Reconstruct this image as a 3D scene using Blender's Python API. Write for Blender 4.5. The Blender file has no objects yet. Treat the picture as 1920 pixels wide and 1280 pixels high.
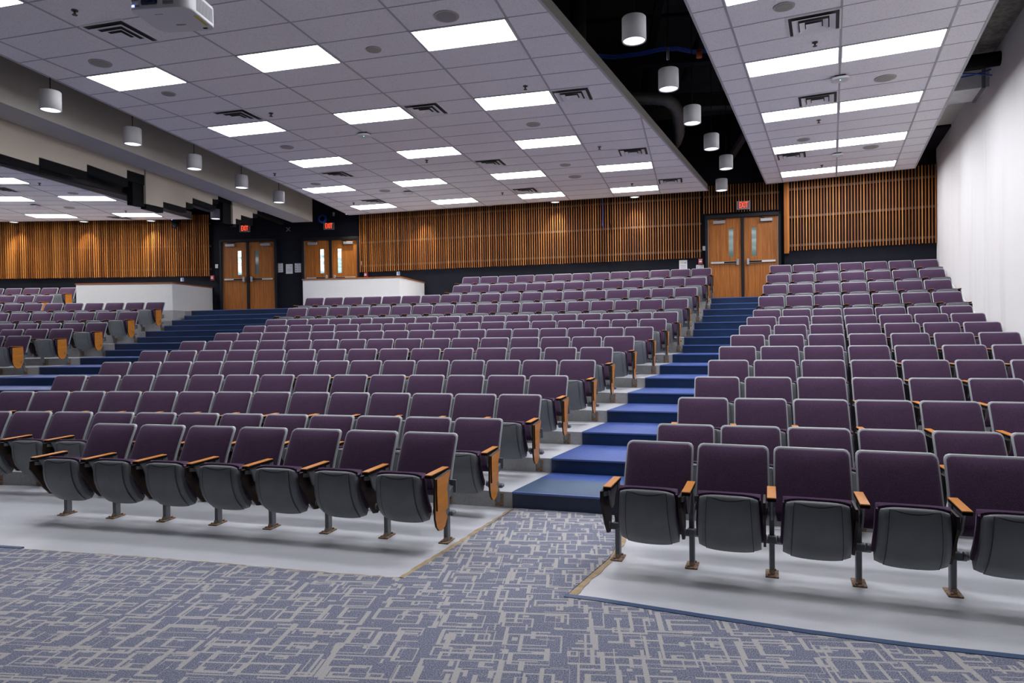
import bpy, bmesh, math, random
from mathutils import Vector, Matrix
random.seed(7)
sc = bpy.context.scene
COL = sc.collection
# ------------------------------------------------------------------ camera
F = 1273.95; PITCH = -.0129; ROLL = -.0133; CH = 1.674
cr_, sr_ = math.cos(ROLL), math.sin(ROLL); cp_, sp_ = math.cos(PITCH), math.sin(PITCH)
fwd = Vector((0, cp_, sp_)); upv = Vector((0, -sp_, cp_)); rt = Vector((1, 0, 0))
camX = rt * cr_ + upv * sr_; camY = -rt * sr_ + upv * cr_
cam_data = bpy.data.cameras.new('camera'); cam = bpy.data.objects.new('camera', cam_data); COL.objects.link(cam)
M = Matrix.Identity(4)
for i in range(3):
    M[i][0] = camX[i]; M[i][1] = camY[i]; M[i][2] = -fwd[i]
M[2][3] = CH
cam.matrix_world = M
cam_data.sensor_width = 36; cam_data.lens = 36 * F / 1920; cam_data.clip_start = .05; cam_data.clip_end = 200
sc.camera = cam
# ------------------------------------------------------------------ world / exposure
w = bpy.data.worlds.new('world'); sc.world = w; w.use_nodes = True
w.node_tree.nodes['Background'].inputs[0].default_value = (.60, .62, .70, 1)
w.node_tree.nodes['Background'].inputs[1].default_value = .15
sc.view_settings.view_transform = 'Standard'; sc.view_settings.look = 'None'
sc.view_settings.gamma = 1; sc.view_settings.use_curve_mapping = False
sc.view_settings.exposure = 1.42
PANEL_E = 8.0       # radiance of the ceiling light diffusers
SPOT_W = 65.0       # wall-wash can lights
PEND_W = 12.0

# ------------------------------------------------------------------ measured plan
S = .93
R1, R2, D1, D2 = .154, .1503, .9671, 1.0313
def ray(u, v):
    X = (u - 960) / F; Y = (640 - v) / F
    x = X * cr_ - Y * sr_; up = X * sr_ + Y * cr_
    return (x, cp_ - up * sp_, sp_ + up * cp_)
def atz(u, v, z):
    q = ray(u, v); t = (z - CH) / q[2]
    return Vector((q[0] * t, q[1] * t, z))
def hit(u, v, p0, dr):
    """ point of the vertical plane p0+s*dr seen in the direction (u,v) """
    q = ray(u, v)
    det = -q[0] * dr[1] + dr[0] * q[1]
    t = (-p0[0] * dr[1] + dr[0] * p0[1]) / det
    return Vector((q[0] * t, q[1] * t, CH + t * q[2]))
def Pz(j): return min(j, 8) * R1 + max(0, j - 8) * 2 * R2
def sk(k): return (min(k, 10) - 2) * D1 + max(0, k - 10) * D2
LN = dict(RL=(1.3040, 6.2021, .4481), RR=(5.0598, 5.0462, .4207), ML=(-7.1742, 8.2852, .1818), MR=(-.1323, 6.9102, .4662))
def end(n, k):
    x, y, p = LN[n]; s = sk(k); return Vector((x + s * math.sin(p), y + s * math.cos(p)))
def unit(a): return Vector((math.cos(a), math.sin(a)))
def perp(d): return Vector((-d.y, d.x))

# ------------------------------------------------------------------ node helpers
def newmat(name, col=(.5, .5, .5), rough=.6, metal=0, spec=.5, emit=None, es=1):
    m = bpy.data.materials.new(name); m.use_nodes = True
    b = m.node_tree.nodes['Principled BSDF']
    b.inputs['Base Color'].default_value = (*col, 1); b.inputs['Roughness'].default_value = rough
    b.inputs['Metallic'].default_value = metal; b.inputs['Specular IOR Level'].default_value = spec
    if emit:
        b.inputs['Emission Color'].default_value = (*emit, 1); b.inputs['Emission Strength'].default_value = es
    return m
class NT:
    def __init__(s, m): s.t = m.node_tree; s.b = s.t.nodes['Principled BSDF']
    def n(s, typ, **kw):
        o = s.t.nodes.new(typ)
        for k, v in kw.items(): setattr(o, k, v)
        return o
    def l(s, a, b): s.t.links.new(a, b)
    def math(s, op, a, b=None, c=None):
        o = s.n('ShaderNodeMath', operation=op)
        for i, x in enumerate((a, b, c)):
            if x is None: continue
            if isinstance(x, (int, float)): o.inputs[i].default_value = x
            else: s.l(x, o.inputs[i])
        return o.outputs[0]
    def noise(s, scale, detail=3, rough=.5, vec=None, dist=0):
        o = s.n('ShaderNodeTexNoise'); o.inputs['Scale'].default_value = scale
        o.inputs['Detail'].default_value = detail; o.inputs['Roughness'].default_value = rough
        o.inputs['Distortion'].default_value = dist
        if vec is None: vec = s.coord()
        s.l(vec, o.inputs['Vector']); return o.outputs['Fac']
    def coord(s, kind='Object'): return s.n('ShaderNodeTexCoord').outputs[kind]
    def mapping(s, vec, scale=(1, 1, 1), rot=(0, 0, 0), loc=(0, 0, 0)):
        o = s.n('ShaderNodeMapping'); s.l(vec, o.inputs[0])
        o.inputs['Scale'].default_value = scale; o.inputs['Rotation'].default_value = rot; o.inputs['Location'].default_value = loc
        return o.outputs[0]
    def ramp(s, fac, stops):
        o = s.n('ShaderNodeValToRGB'); s.l(fac, o.inputs[0]); e = o.color_ramp.elements
        while len(e) < len(stops): e.new(.5)
        for i, (p, c) in enumerate(stops): e[i].position = p; e[i].color = (*c, 1) if len(c) == 3 else c
        return o.outputs[0]
    def mix(s, fac, a, b, mode='MIX'):
        o = s.n('ShaderNodeMix', data_type='RGBA', blend_type=mode)
        for sock, x in ((o.inputs[0], fac), (o.inputs[6], a), (o.inputs[7], b)):
            if isinstance(x, (int, float)): sock.default_value = x
            elif isinstance(x, tuple): sock.default_value = (*x, 1)
            else: s.l(x, sock)
        return o.outputs[2]
    def base(s, c): s.l(c, s.b.inputs['Base Color'])
    def bump(s, h, strength=.2, dist=.01):
        o = s.n('ShaderNodeBump'); o.inputs['Strength'].default_value = strength; o.inputs['Distance'].default_value = dist
        s.l(h, o.inputs['Height']); s.l(o.outputs[0], s.b.inputs['Normal'])
def mottled(name, c1, c2, scale=3, rough=.6, bump=0, metal=0, spec=.5, fine=None):
    m = newmat(name, c1, rough, metal, spec); t = NT(m)
    f = t.noise(scale, 5, .6)
    c = t.ramp(f, [(.3, c1), (.7, c2)])
    if fine:
        g = t.noise(fine[0], 2, .5); c = t.mix(fine[1], c, t.ramp(g, [(.35, (.25, .25, .25)), (.65, (.75, .75, .75))]), 'OVERLAY')
    t.base(c)
    if bump: t.bump(t.noise(scale * 12, 3), bump, .004)
    return m

MT = {}
# fabric
m = newmat('purple_fabric', (.1, .05, .11), .95, 0, .15); t = NT(m)
cw = t.mapping(t.coord(), (1, 1, 1)); f1 = t.noise(330, 2, .7, cw); f2 = t.noise(7, 2)
c = t.ramp(f1, [(.3, (.022, .010, .027)), (.5, (.052, .027, .057)), (.72, (.115, .066, .118))])
c = t.mix(.10, c, t.ramp(f2, [(.3, (.2, .2, .2)), (.7, (.8, .8, .8))]), 'OVERLAY'); t.base(c)
m.node_tree.nodes['Principled BSDF'].inputs['Sheen Weight'].default_value = .2
m.node_tree.nodes['Principled BSDF'].inputs['Sheen Roughness'].default_value = .5
m.node_tree.nodes['Principled BSDF'].inputs['Sheen Tint'].default_value = (.8, .6, .9, 1)
t.bump(f1, .25, .002); MT['fabric'] = m
MT['shell'] = mottled('grey_plastic_shell', (.135, .143, .154), (.16, .168, .18), 9, .45, .02)
MT['groove_shade'] = newmat('shell_groove_shade', (.03, .032, .035), .7)  # dark grey paints the shade in the seat pan's inset lines
MT['frame'] = mottled('grey_painted_rim', (.32, .345, .355), (.37, .395, .405), 8, .42)
MT['steel'] = mottled('grey_painted_steel', (.12, .13, .14), (.16, .17, .18), 9, .42, 0, .2)
MT['black'] = newmat('black_steel', (.006, .006, .007), .6, 0, .06)
MT['brown'] = newmat('dark_brown_edge', (.020, .010, .007), .5, 0, .25)
def wood(name, a, b, c3, scale=(30, 30, 1.5), rough=.4, rows=0):
    m = newmat(name, a, rough, 0, .25); t = NT(m)
    v = t.mapping(t.coord(), scale); f = t.noise(1.0, 5, .6, v, .6)
    c = t.ramp(f, [(.25, a), (.5, b), (.78, c3)]); t.base(c); return m
MT['armwood'] = wood('orange_laminate', (.46, .165, .022), (.56, .21, .032), (.66, .265, .05), (20, 3, 20), .35)
MT['doorwood'] = wood('walnut_veneer', (.17, .052, .009), (.30, .100, .017), (.44, .165, .030), (26, 26, 1.3), .45)
m = newmat('cedar_slat_wood', (.3, .12, .04), .6, 0, .15); t = NT(m)
v = t.mapping(t.coord(), (14.7, 14.7, .15)); wn = t.n('ShaderNodeTexWhiteNoise', noise_dimensions='1D')
sep = t.n('ShaderNodeSeparateXYZ'); t.l(t.coord(), sep.inputs[0])
t.l(t.math('FLOOR', t.math('MULTIPLY_ADD', sep.outputs[0], 14.7059, .5)), wn.inputs['W'])
g = t.noise(1, 4, .6, t.mapping(t.coord(), (60, 60, 2.2)))
c = t.ramp(wn.outputs['Value'], [(0, (.19, .062, .012)), (.5, (.36, .128, .026)), (1, (.54, .22, .050))])
c = t.mix(.35, c, t.ramp(g, [(.3, (.25, .25, .25)), (.7, (.75, .75, .75))]), 'OVERLAY'); t.base(c); MT['slat'] = m
MT['capwood'] = wood('cherry_cap_wood', (.20, .07, .025), (.28, .10, .035), (.34, .13, .05), (2, 30, 30), .4)
# rust
m = newmat('rusty_plate', (.2, .1, .05), .85); t = NT(m)
t.base(t.ramp(t.noise(35, 5, .7), [(.3, (.09, .045, .025)), (.5, (.26, .15, .08)), (.62, (.30, .25, .2)), (.75, (.14, .07, .035))])); MT['rust'] = m
# concrete floor (painted grey)
m = newmat('painted_concrete', (.4, .4, .44), .5, 0, .35); t = NT(m)
a = t.noise(.8, 5, .6); b_ = t.noise(120, 2, .5); s_ = t.noise(3.0, 6, .7, t.mapping(t.coord(), (.4, 3, 1)))
c = t.ramp(a, [(.3, (.55, .565, .60)), (.7, (.62, .63, .665))])
c = t.mix(.25, c, t.ramp(s_, [(.35, (.36, .36, .36)), (.7, (.62, .62, .62))]), 'OVERLAY')
c = t.mix(.15, c, t.ramp(b_, [(.3, (.3, .3, .3)), (.7, (.7, .7, .7))]), 'OVERLAY'); t.base(c)
t.b.inputs['Roughness'].default_value = .42; t.bump(b_, .06, .003); MT['concrete'] = m
MT['rawconc'] = mottled('raw_concrete', (.32, .32, .315), (.42, .42, .41), 2.5, .8, .12, fine=(40, .12))
MT['deckconc'] = mottled('roof_concrete', (.10, .095, .085), (.22, .21, .19), 1.6, .9, .5, fine=(14, .5))
# stair vinyl
def vinyl(name, c1, c2, sp, rough, amt):
    m = newmat(name, c1, rough, 0, .5); t = NT(m)
    c = t.ramp(t.noise(2.2, 5, .65), [(.3, c1), (.7, c2)])
    sp_f = t.ramp(t.noise(190, 1, .5), [(.60, (0, 0, 0)), (.68, (1, 1, 1))])
    t.base(t.mix(t.math('MULTIPLY', sp_f, amt), c, sp)); t.bump(t.noise(60, 2), .04, .003); return m
MT['tread'] = vinyl('blue_vinyl_tread', (.030, .070, .30), (.060, .115, .40), (.35, .42, .62), .40, .55)
MT['treadworn'] = vinyl('worn_blue_tread', (.035, .075, .16), (.06, .11, .20), (.3, .38, .42), .42, .6)
MT['riser'] = vinyl('navy_riser', (.004, .017, .050), (.008, .030, .080), (.05, .07, .12), .32, .15)
MT['nosing_glint'] = newmat('step_nosing_glint', (.07, .13, .33), .35)  # lighter blue paints the light caught along the step edges
MT['bluetrim'] = newmat('blue_rubber_trim', (.035, .075, .17), .5)
MT['residue'] = mottled('tan_adhesive_residue', (.36, .25, .13), (.50, .40, .26), 14, .85, .4)
# walls
MT['navy'] = mottled('dark_navy_paint', (.0078, .0088, .0135), (.0105, .0115, .0175), 3, .75, 0, 0, .12)
m = newmat('white_wall_paint', (.6, .59, .58), .85); t = NT(m)
st_ = t.noise(1.0, 5, .6, t.mapping(t.coord(), (2.2, 2.2, .22)))
c = t.ramp(st_, [(.25, (.66, .65, .64)), (.42, (.73, .725, .72)), (.7, (.75, .745, .74))]); t.base(c); t.bump(t.noise(50, 3), .05, .004); MT['white'] = m
MT['cream'] = mottled('cream_panel', (.56, .545, .51), (.62, .605, .57), 2, .8)
MT['beige'] = mottled('beige_gypsum', (.44, .425, .385), (.48, .465, .42), 2.5, .85, .1)
MT['panelfab'] = mottled('beige_vinyl_panel', (.46, .42, .35), (.50, .455, .385), 90, .85, .15)
MT['boothwhite'] = mottled('booth_white', (.70, .70, .68), (.74, .74, .72), 2, .6)
MT['greywall'] = newmat('grey_side_wall', (.66, .66, .68), .85)
MT['railgrey'] = newmat('rail_grey', (.045, .045, .05), .7)
MT['deck'] = mottled('dark_roof_deck', (.010, .009, .009), (.024, .021, .020), 1.5, .9, .3)
MT['tbar'] = newmat('ceiling_tbar', (.42, .42, .44), .5)
m = newmat('acoustic_tile', (.6, .59, .62), .95, 0, .1); t = NT(m)
big = t.noise(.45, 3); pit = t.noise(75, 3, .7)
c = t.ramp(pit, [(.34, (.64, .63, .655)), (.46, (.84, .825, .85)), (.8, (.87, .86, .88))])
c = t.mix(.12, c, t.ramp(big, [(.3, (.35, .35, .35)), (.7, (.65, .65, .65))]), 'OVERLAY'); t.base(c); t.bump(pit, .3, .004); MT['tile'] = m
MT['fascia'] = newmat('beige_fascia', (.34, .33, .29), .6)
MT['fixframe'] = newmat('fixture_frame', (.6, .6, .62), .5)
MT['diffuser'] = newmat('light_diffuser', (.9, .9, .9), .4, emit=(.955, .955, 1.0), es=PANEL_E)
MT['lampglow'] = newmat('pendant_lens', (.8, .8, .8), .3, emit=(.82, .88, 1.0), es=.75)
MT['pendwhite'] = newmat('pendant_white', (.30, .30, .31), .7)
MT['ventmetal'] = newmat('vent_metal', (.78, .78, .80), .4, .0)
MT['ventdark'] = newmat('vent_throat', (.07, .068, .065), .8)
MT['offwhite'] = newmat('speaker_offwhite', (.42, .41, .39), .6)
MT['plastic'] = newmat('white_plastic', (.66, .66, .68), .35)
MT['brass'] = newmat('sprinkler_metal', (.10, .085, .07), .4, .6)
MT['alum'] = newmat('brushed_aluminium', (.5, .5, .51), .35, .7)
MT['silver'] = newmat('closer_silver', (.30, .30, .32), .4, .3)
MT['framepaint'] = newmat('door_frame_paint', (.008, .0085, .012), .5, 0, .2)
m = newmat('door_glass', (.10, .17, .15), .08); MT['glass'] = m
m = newmat('lit_lobby_glass', (.25, .35, .34), .1, emit=(.34, .46, .48), es=.55); t = NT(m)
tc = t.coord(); sx_ = t.n('ShaderNodeSeparateXYZ'); t.l(tc, sx_.inputs[0])
wv = t.noise(1, 2, .5, t.mapping(tc, (3, 3, 9)))
t.l(t.ramp(wv, [(.40, (.10, .30, .38)), (.50, (.45, .62, .66)), (.62, (1, 1, 1))]), t.b.inputs['Emission Color']); MT['litglass'] = m
MT['red'] = newmat('alarm_red', (.34, .02, .03), .4)
MT['exitglow'] = newmat('exit_letters', (.6, .05, .02), .5, emit=(1.0, .07, .018), es=.75)
MT['exitbox'] = newmat('exit_housing', (.16, .12, .13), .5)
MT['paper'] = newmat('paper_white', (.62, .62, .66), .7)
MT['ink'] = newmat('ink_dark', (.05, .05, .06), .7)
MT['inky'] = newmat('ink_yellow', (.6, .55, .08), .7)
MT['inkb'] = newmat('ink_blue', (.08, .22, .6), .7)
MT['bluecable'] = newmat('blue_cable', (.01, .05, .32), .5)
MT['duct'] = mottled('dark_flex_duct', (.035, .033, .030), (.06, .056, .05), 8, .55)
MT['galv'] = mottled('galvanised_duct', (.45, .46, .47), (.58, .59, .60), 4, .45)
MT['yellow'] = newmat('yellow_sticker', (.55, .50, .01), .5)
MT['lens'] = newmat('projector_lens', (.01, .02, .06), .05)
MT['lensblue'] = newmat('lens_blue_glow', (.02, .08, .5), .1, emit=(.05, .2, 1), es=.8)
MT['led'] = newmat('led_green', (.1, .6, .3), .3, emit=(.1, 1, .5), es=3)
MT['ledb'] = newmat('led_blue', (.1, .1, .8), .3, emit=(.2, .25, 1), es=3)
MT['orange'] = newmat('orange_fitting', (.5, .12, .02), .5)
# carpet
m = newmat('patterned_carpet', (.1, .1, .14), .95, 0, .1); t = NT(m)
co = t.mapping(t.coord(), (1, 1, 1), (0, 0, math.radians(5.8)))
warp = t.mapping(co, (1, 1, 1)); lines = None
def layer(scale, off, aspect, hmin, hvar, th, seed):
    global lines
    v = t.mapping(co, (scale, scale * aspect, 1), (0, 0, 0), (off[0], off[1], 0))
    se = t.n('ShaderNodeSeparateXYZ'); t.l(v, se.inputs[0])
    fy = t.math('FLOOR', se.outputs[1])
    w1 = t.n('ShaderNodeTexWhiteNoise', noise_dimensions='1D'); t.l(t.math('ADD', fy, seed * 7.3), w1.inputs['W'])
    X_ = t.math('ADD', se.outputs[0], w1.outputs['Value']); fx = t.math('FLOOR', X_)
    cb = t.n('ShaderNodeCombineXYZ'); t.l(fx, cb.inputs[0]); t.l(fy, cb.inputs[1]); cb.inputs[2].default_value = seed
    wn = t.n('ShaderNodeTexWhiteNoise', noise_dimensions='3D'); t.l(cb.outputs[0], wn.inputs['Vector'])
    r = t.n('ShaderNodeSeparateColor'); t.l(wn.outputs['Color'], r.inputs[0])
    x = t.math('SUBTRACT', X_, fx); y = t.math('SUBTRACT', se.outputs[1], fy)
    hx = t.math('MULTIPLY_ADD', r.outputs[0], hvar, hmin); hy = t.math('MULTIPLY_ADD', r.outputs[1], hvar, hmin)
    dx = t.math('SUBTRACT', x, .5); dy = t.math('SUBTRACT', y, .5)
    def inside(dx, dy, hx, hy):
        a = t.math('LESS_THAN', t.math('ABSOLUTE', dx), hx); b = t.math('LESS_THAN', t.math('ABSOLUTE', dy), hy)
        return t.math('MULTIPLY', a, b)
    outer = inside(dx, dy, hx, hy)
    k = t.math('MULTIPLY', t.math('SUBTRACT', r.outputs[2], .5), th * 4.2)
    k2 = t.math('MULTIPLY', t.math('SUBTRACT', r.outputs[1], .5), th * 3.4)
    inner = inside(t.math('SUBTRACT', dx, k), t.math('SUBTRACT', dy, k2), t.math('SUBTRACT', hx, th * 1.7), t.math('SUBTRACT', hy, th * aspect * 1.4))
    o = t.math('MULTIPLY', outer, t.math('SUBTRACT', 1, inner))
    lines = o if lines is None else t.math('MAXIMUM', lines, o)
layer(2.5, (.1, .2), 1.25, .22, .27, .022, 1)
layer(3.1, (.6, .5), 1.5, .18, .31, .026, 5)
layer(4.1, (.35, .75), 1.1, .12, .34, .030, 3)
layer(5.6, (.3, .9), 1.2, .0, .34, .050, 9)
sp1 = t.noise(150, 2, .75); sp2 = t.noise(1.1, 4)
ground = t.ramp(sp1, [(.36, (.085, .095, .135)), (.5, (.19, .205, .275)), (.64, (.36, .375, .46))])
line = t.ramp(sp1, [(.32, (.36, .35, .35)), (.68, (.54, .52, .51))])
c = t.mix(lines, ground, line)
c = t.mix(.10, c, t.ramp(sp2, [(.35, (.3, .28, .26)), (.65, (.7, .7, .7))]), 'OVERLAY'); t.base(c); t.bump(sp1, .5, .004); MT['carpet'] = m

# ------------------------------------------------------------------ mesh helpers
class MB:
    def __init__(s): s.v = []; s.f = []; s.mi = []; s.mats = []; s.sm = []
    def m(s, mat):
        if mat not in s.mats: s.mats.append(mat)
        return s.mats.index(mat)
    def add(s, vs, fs, mat, smooth=False):
        b = len(s.v); s.v += [tuple(v) for v in vs]; i = s.m(mat)
        for f in fs: s.f.append(tuple(b + k for k in f)); s.mi.append(i); s.sm.append(smooth)
    def box(s, c, d, mat, rot=None, bev=0):
        hx, hy, hz = d[0] / 2, d[1] / 2, d[2] / 2
        if bev:
            b = min(bev, hx * .9, hy * .9, hz * .9); vs = []
            for X in (-1, 1):
                for Y in (-1, 1):
                    for Z in (-1, 1):
                        vs += [(X * hx, Y * (hy - b), Z * (hz - b)), (X * (hx - b), Y * hy, Z * (hz - b)), (X * (hx - b), Y * (hy - b), Z * hz)]
            bm = bmesh.new()
            for v in vs: bm.verts.new(v)
            bmesh.ops.convex_hull(bm, input=bm.verts); bm.verts.index_update()
            vs = [v.co.copy() for v in bm.verts]; fs = [[v.index for v in f.verts] for f in bm.faces]; bm.free()
        else:
            vs = [Vector((x * hx, y * hy, z * hz)) for z in (-1, 1) for y in (-1, 1) for x in (-1, 1)]
            fs = [(0, 2, 3, 1), (4, 5, 7, 6), (0, 1, 5, 4), (2, 6, 7, 3), (0, 4, 6, 2), (1, 3, 7, 5)]
        if rot is not None: vs = [rot @ Vector(v) for v in vs]
        s.add([Vector(v) + Vector(c) for v in vs], fs, mat)
    def bar(s, a, b, w, h, mat):
        a, b = Vector(a), Vector(b); d = (b - a); L = d.length; q = d.to_track_quat('X', 'Z').to_matrix()
        s.box((a + b) / 2, (L, w, h), mat, q)
    def prism(s, poly, z0, z1, mat, top=None, side=None):
        n = len(poly); vs = [(p[0], p[1], z0) for p in poly] + [(p[0], p[1], z1) for p in poly]
        s.add(vs, [tuple(range(n))[::-1]], mat); s.add(vs, [tuple(range(n, 2 * n))], top or mat)
        s.add(vs, [(i, (i + 1) % n, n + (i + 1) % n, n + i) for i in range(n)], side or mat)
    def plate(s, poly, x0, x1, mat, m1=None, smooth=False):
        """ polygon in (y,z) extruded along x """
        n = len(poly); vs = [(x0, p[0], p[1]) for p in poly] + [(x1, p[0], p[1]) for p in poly]
        s.add(vs, [tuple(range(n))], mat); s.add(vs, [tuple(range(n, 2 * n))[::-1]], m1 or mat)
        s.add(vs, [(i, n + i, n + (i + 1) % n, (i + 1) % n) for i in range(n)], mat if not m1 else MT['brown'])
    def cyl(s, a, b, r, mat, n=12, r2=None, caps=True, smooth=True):
        a, b = Vector(a), Vector(b); q = (b - a).to_track_quat('Z', 'Y').to_matrix(); r2 = r if r2 is None else r2
        vs = [a + q @ Vector((r * math.cos(t_), r * math.sin(t_), 0)) for t_ in [2 * math.pi * i / n for i in range(n)]]
        vs += [b + q @ Vector((r2 * math.cos(t_), r2 * math.sin(t_), 0)) for t_ in [2 * math.pi * i / n for i in range(n)]]
        s.add(vs, [(i, (i + 1) % n, n + (i + 1) % n, n + i) for i in range(n)], mat, smooth)
        if caps: s.add(vs, [tuple(range(n))[::-1], tuple(range(n, 2 * n))], mat)
    def tube(s, pts, r, mat, n=8, ring=None):
        pts = [Vector(p) for p in pts]; vs = []; N = len(pts)
        for i, p in enumerate(pts):
            d = (pts[min(i + 1, N - 1)] - pts[max(i - 1, 0)]).normalized(); q = d.to_track_quat('Z', 'Y').to_matrix()
            rr = r if ring is None else r * (1 + ring * (1 if i % 2 else -1))
            vs += [p + q @ Vector((rr * math.cos(2 * math.pi * k / n), rr * math.sin(2 * math.pi * k / n), 0)) for k in range(n)]
        s.add(vs, [(i * n + k, i * n + (k + 1) % n, (i + 1) * n + (k + 1) % n, (i + 1) * n + k) for i in range(N - 1) for k in range(n)], mat, True)
    def sheet(s, fn, nu, nv, mat, smooth=True, flip=False):
        vs = [fn(i / nu, j / nv) for j in range(nv + 1) for i in range(nu + 1)]
        fs = []
        for j in range(nv):
            for i in range(nu):
                a = j * (nu + 1) + i; q = (a, a + 1, a + nu + 2, a + nu + 1); fs.append(q[::-1] if flip else q)
        s.add(vs, fs, mat, smooth)
    def build(s, name, parent=None, loc=None, rotz=0):
        me = bpy.data.meshes.new(name); me.from_pydata([tuple(v) for v in s.v], [], s.f)
        for mt in s.mats: me.materials.append(mt)
        me.polygons.foreach_set('material_index', s.mi); me.polygons.foreach_set('use_smooth', s.sm)
        bm = bmesh.new(); bm.from_mesh(me); bmesh.ops.remove_doubles(bm, verts=bm.verts, dist=1e-5)
        bmesh.ops.recalc_face_normals(bm, faces=bm.faces); bm.to_mesh(me); bm.free(); me.update()
        o = bpy.data.objects.new(name, me); COL.objects.link(o)
        if parent is not None: o.parent = parent
        if loc is not None: o.location = loc
        o.rotation_euler.z = rotz
        return o
def empty(name, loc=(0, 0, 0), rz=0):
    o = bpy.data.objects.new(name, None); COL.objects.link(o); o.location = loc; o.rotation_euler = (0, 0, rz); o.empty_display_size = .1; return o
def tag(o, label=None, cat=None, group=None, kind=None):
    if label: o['label'] = label
    if cat: o['category'] = cat
    if group: o['group'] = group
    if kind: o['kind'] = kind
    return o
def struct(o, label=None): o['kind'] = 'structure'; 
ORD = 'zeroth first second third fourth fifth sixth seventh eighth ninth tenth eleventh twelfth thirteenth fourteenth fifteenth sixteenth seventeenth eighteenth nineteenth twentieth'.split()

# ------------------------------------------------------------------ rows in plan
G = .5327       # seat pitch
BT = .31        # chair origin (foot line) to back-top line
class Row:
    """ a row's back-top line: arc from pl to pr (plan), sagitta bulging away from the stage """
    def __init__(s, pl, pr, rho=None):
        s.pl, s.pr = Vector(pl), Vector(pr); s.d = (s.pr - s.pl); s.L = s.d.length; s.d.normalize(); s.n = perp(s.d); s.rho = rho
    def pt(s, t, off=0):
        b = t * (s.L - t) / (2 * s.rho) if s.rho else 0
        return s.pl + s.d * t + s.n * (b + off)
    def ang(s, t):
        a = math.atan2(s.d.y, s.d.x)
        if s.rho: a += math.atan((s.L - 2 * t) / (2 * s.rho))
        return a
RHO = 45.0
rowsM, rowsR, rowsL = {}, {}, {}
for k in range(2, 15):
    a, b = end('ML', k), end('MR', k); n = perp((b - a).normalized())
    rowsM[k] = Row(a - n * .10, b - n * .18, RHO)
    rowsR[k] = Row(end('RL', k) + Vector((0, .02)), end('RR', k) + Vector((0, .02)))
Ly = {5: 12.3, 6: 13.3, 7: 14.3, 8: 15.3, 9: 16.4, 10: 17.55, 11: 18.7, 12: 19.9, 13: 21.0}
for j in range(1, 5): Ly[j] = 12.3 - (5 - j)
for k in range(2, 15):
    y = Ly[k - 1] + .2; rowsL[k] = Row((-26, y - .15), (-9, y))
rowsM[1] = None
# back walls (plan)
W_L0, W_L1, W_M0 = Vector((-27, 21.6)), Vector((-9.35, 21.45)), Vector((-4.68, 21.18))
dM = unit(math.radians(-16.5)); W_M1 = Vector((7.05, 17.70)); W_M2 = W_M1 + dM * .45
W_R0, W_R1 = Vector((7.02, 17.47)), Vector((10.07, 16.09))
dW = unit(math.radians(90 - 24.1)); W_F = W_R1 - dW * 14.6
dR = (W_R1 - W_R0).normalized(); dD = (W_M0 - W_L1).normalized(); dMw = (W_M1 - W_M0).normalized()

# tier fronts
LApx = {7: 73, 8: 149.5, 9: 214.8, 10: 273.2, 11: 323, 12: 360}
def stairA(j):
    s = (j - 1) * D1 if j <= 8 else 7 * D1 + (j - 8) * D2
    return Vector((-.0129 + s * math.sin(.455), 6.4623 + s * math.cos(.455)))
Mcorr = {}; 
def tier(j):
    """ (left-block line end, M left, M arc..., A, B, R end) """
    k = j + 1; rl, rm, rr = rowsL[k], rowsM[k], rowsR[k]
    q0 = Vector((-26, Ly[j] - .15))
    xl = hit(LApx[j], 600, (0, Ly[j]), (1, 0)).x if j in LApx else -9.96 - .22 * (7 - j)
    q1 = Vector((xl, Ly[j]))
    arc = [rm.pt(rm.L * i / 12, -.2) for i in range(12)]
    A = stairA(j)
    B = rr.pt(-.13, -.17); E = rr.pt(rr.L + .14, -.17)
    return q0, q1, arc, A, B, E
TI = {j: tier(j) for j in range(1, 13)}
backpoly = [Vector((10.3, 16.3)), Vector((7.0, 18.2)), Vector((-4.5, 21.6)), Vector((-9.3, 22)), Vector((-26, 22))]

# ------------------------------------------------------------------ floor
fl = MB(); fl.prism([(-28, -7), (12, -7), (12, 24), (-28, 24)], -.3, 0, MT['concrete']); struct(fl.build('floor'))
MP = [atz(*p, 0) for p in ((-400, 1008), (-100, 1021), (37, 1030), (200, 1041), (410, 1057), (631, 1076.8), (755, 1085.5))]
MRt = [atz(*p, 0) for p in ((862, 1020), (967.5, 953))]
RPt = [atz(*p, 0) for p in ((1168, 997), (1144.5, 1045), (1057, 1121))]
RPb = [atz(*p, 0) for p in ((1120, 1129), (1320, 1160.8), (1520, 1191), (1720, 1217), (1920, 1239), (2300, 1288))]
B1 = TI[1][4]; A1 = TI[1][3]
Rtop = TI[1][4] + Vector((.02, 0))
cps = [(p.x, p.y) for p in MP] + [(p.x, p.y) for p in MRt] + [(A1.x + .02, A1.y - .012), (Rtop.x - .05, Rtop.y - .012)] + [(p.x, p.y) for p in RPt] + [(p.x, p.y) for p in RPb] + [(6.5, 1.4), (6.5, -6.5), (-12, -6.5), (-14, 8.0)]
ca = MB(); ca.prism(cps, 0, .007, MT['carpet'])
o = ca.build('carpet'); tag(o, 'blue grey carpet with taupe rectangle pattern covering stage floor and aisle mouth', 'carpet'); 
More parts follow.
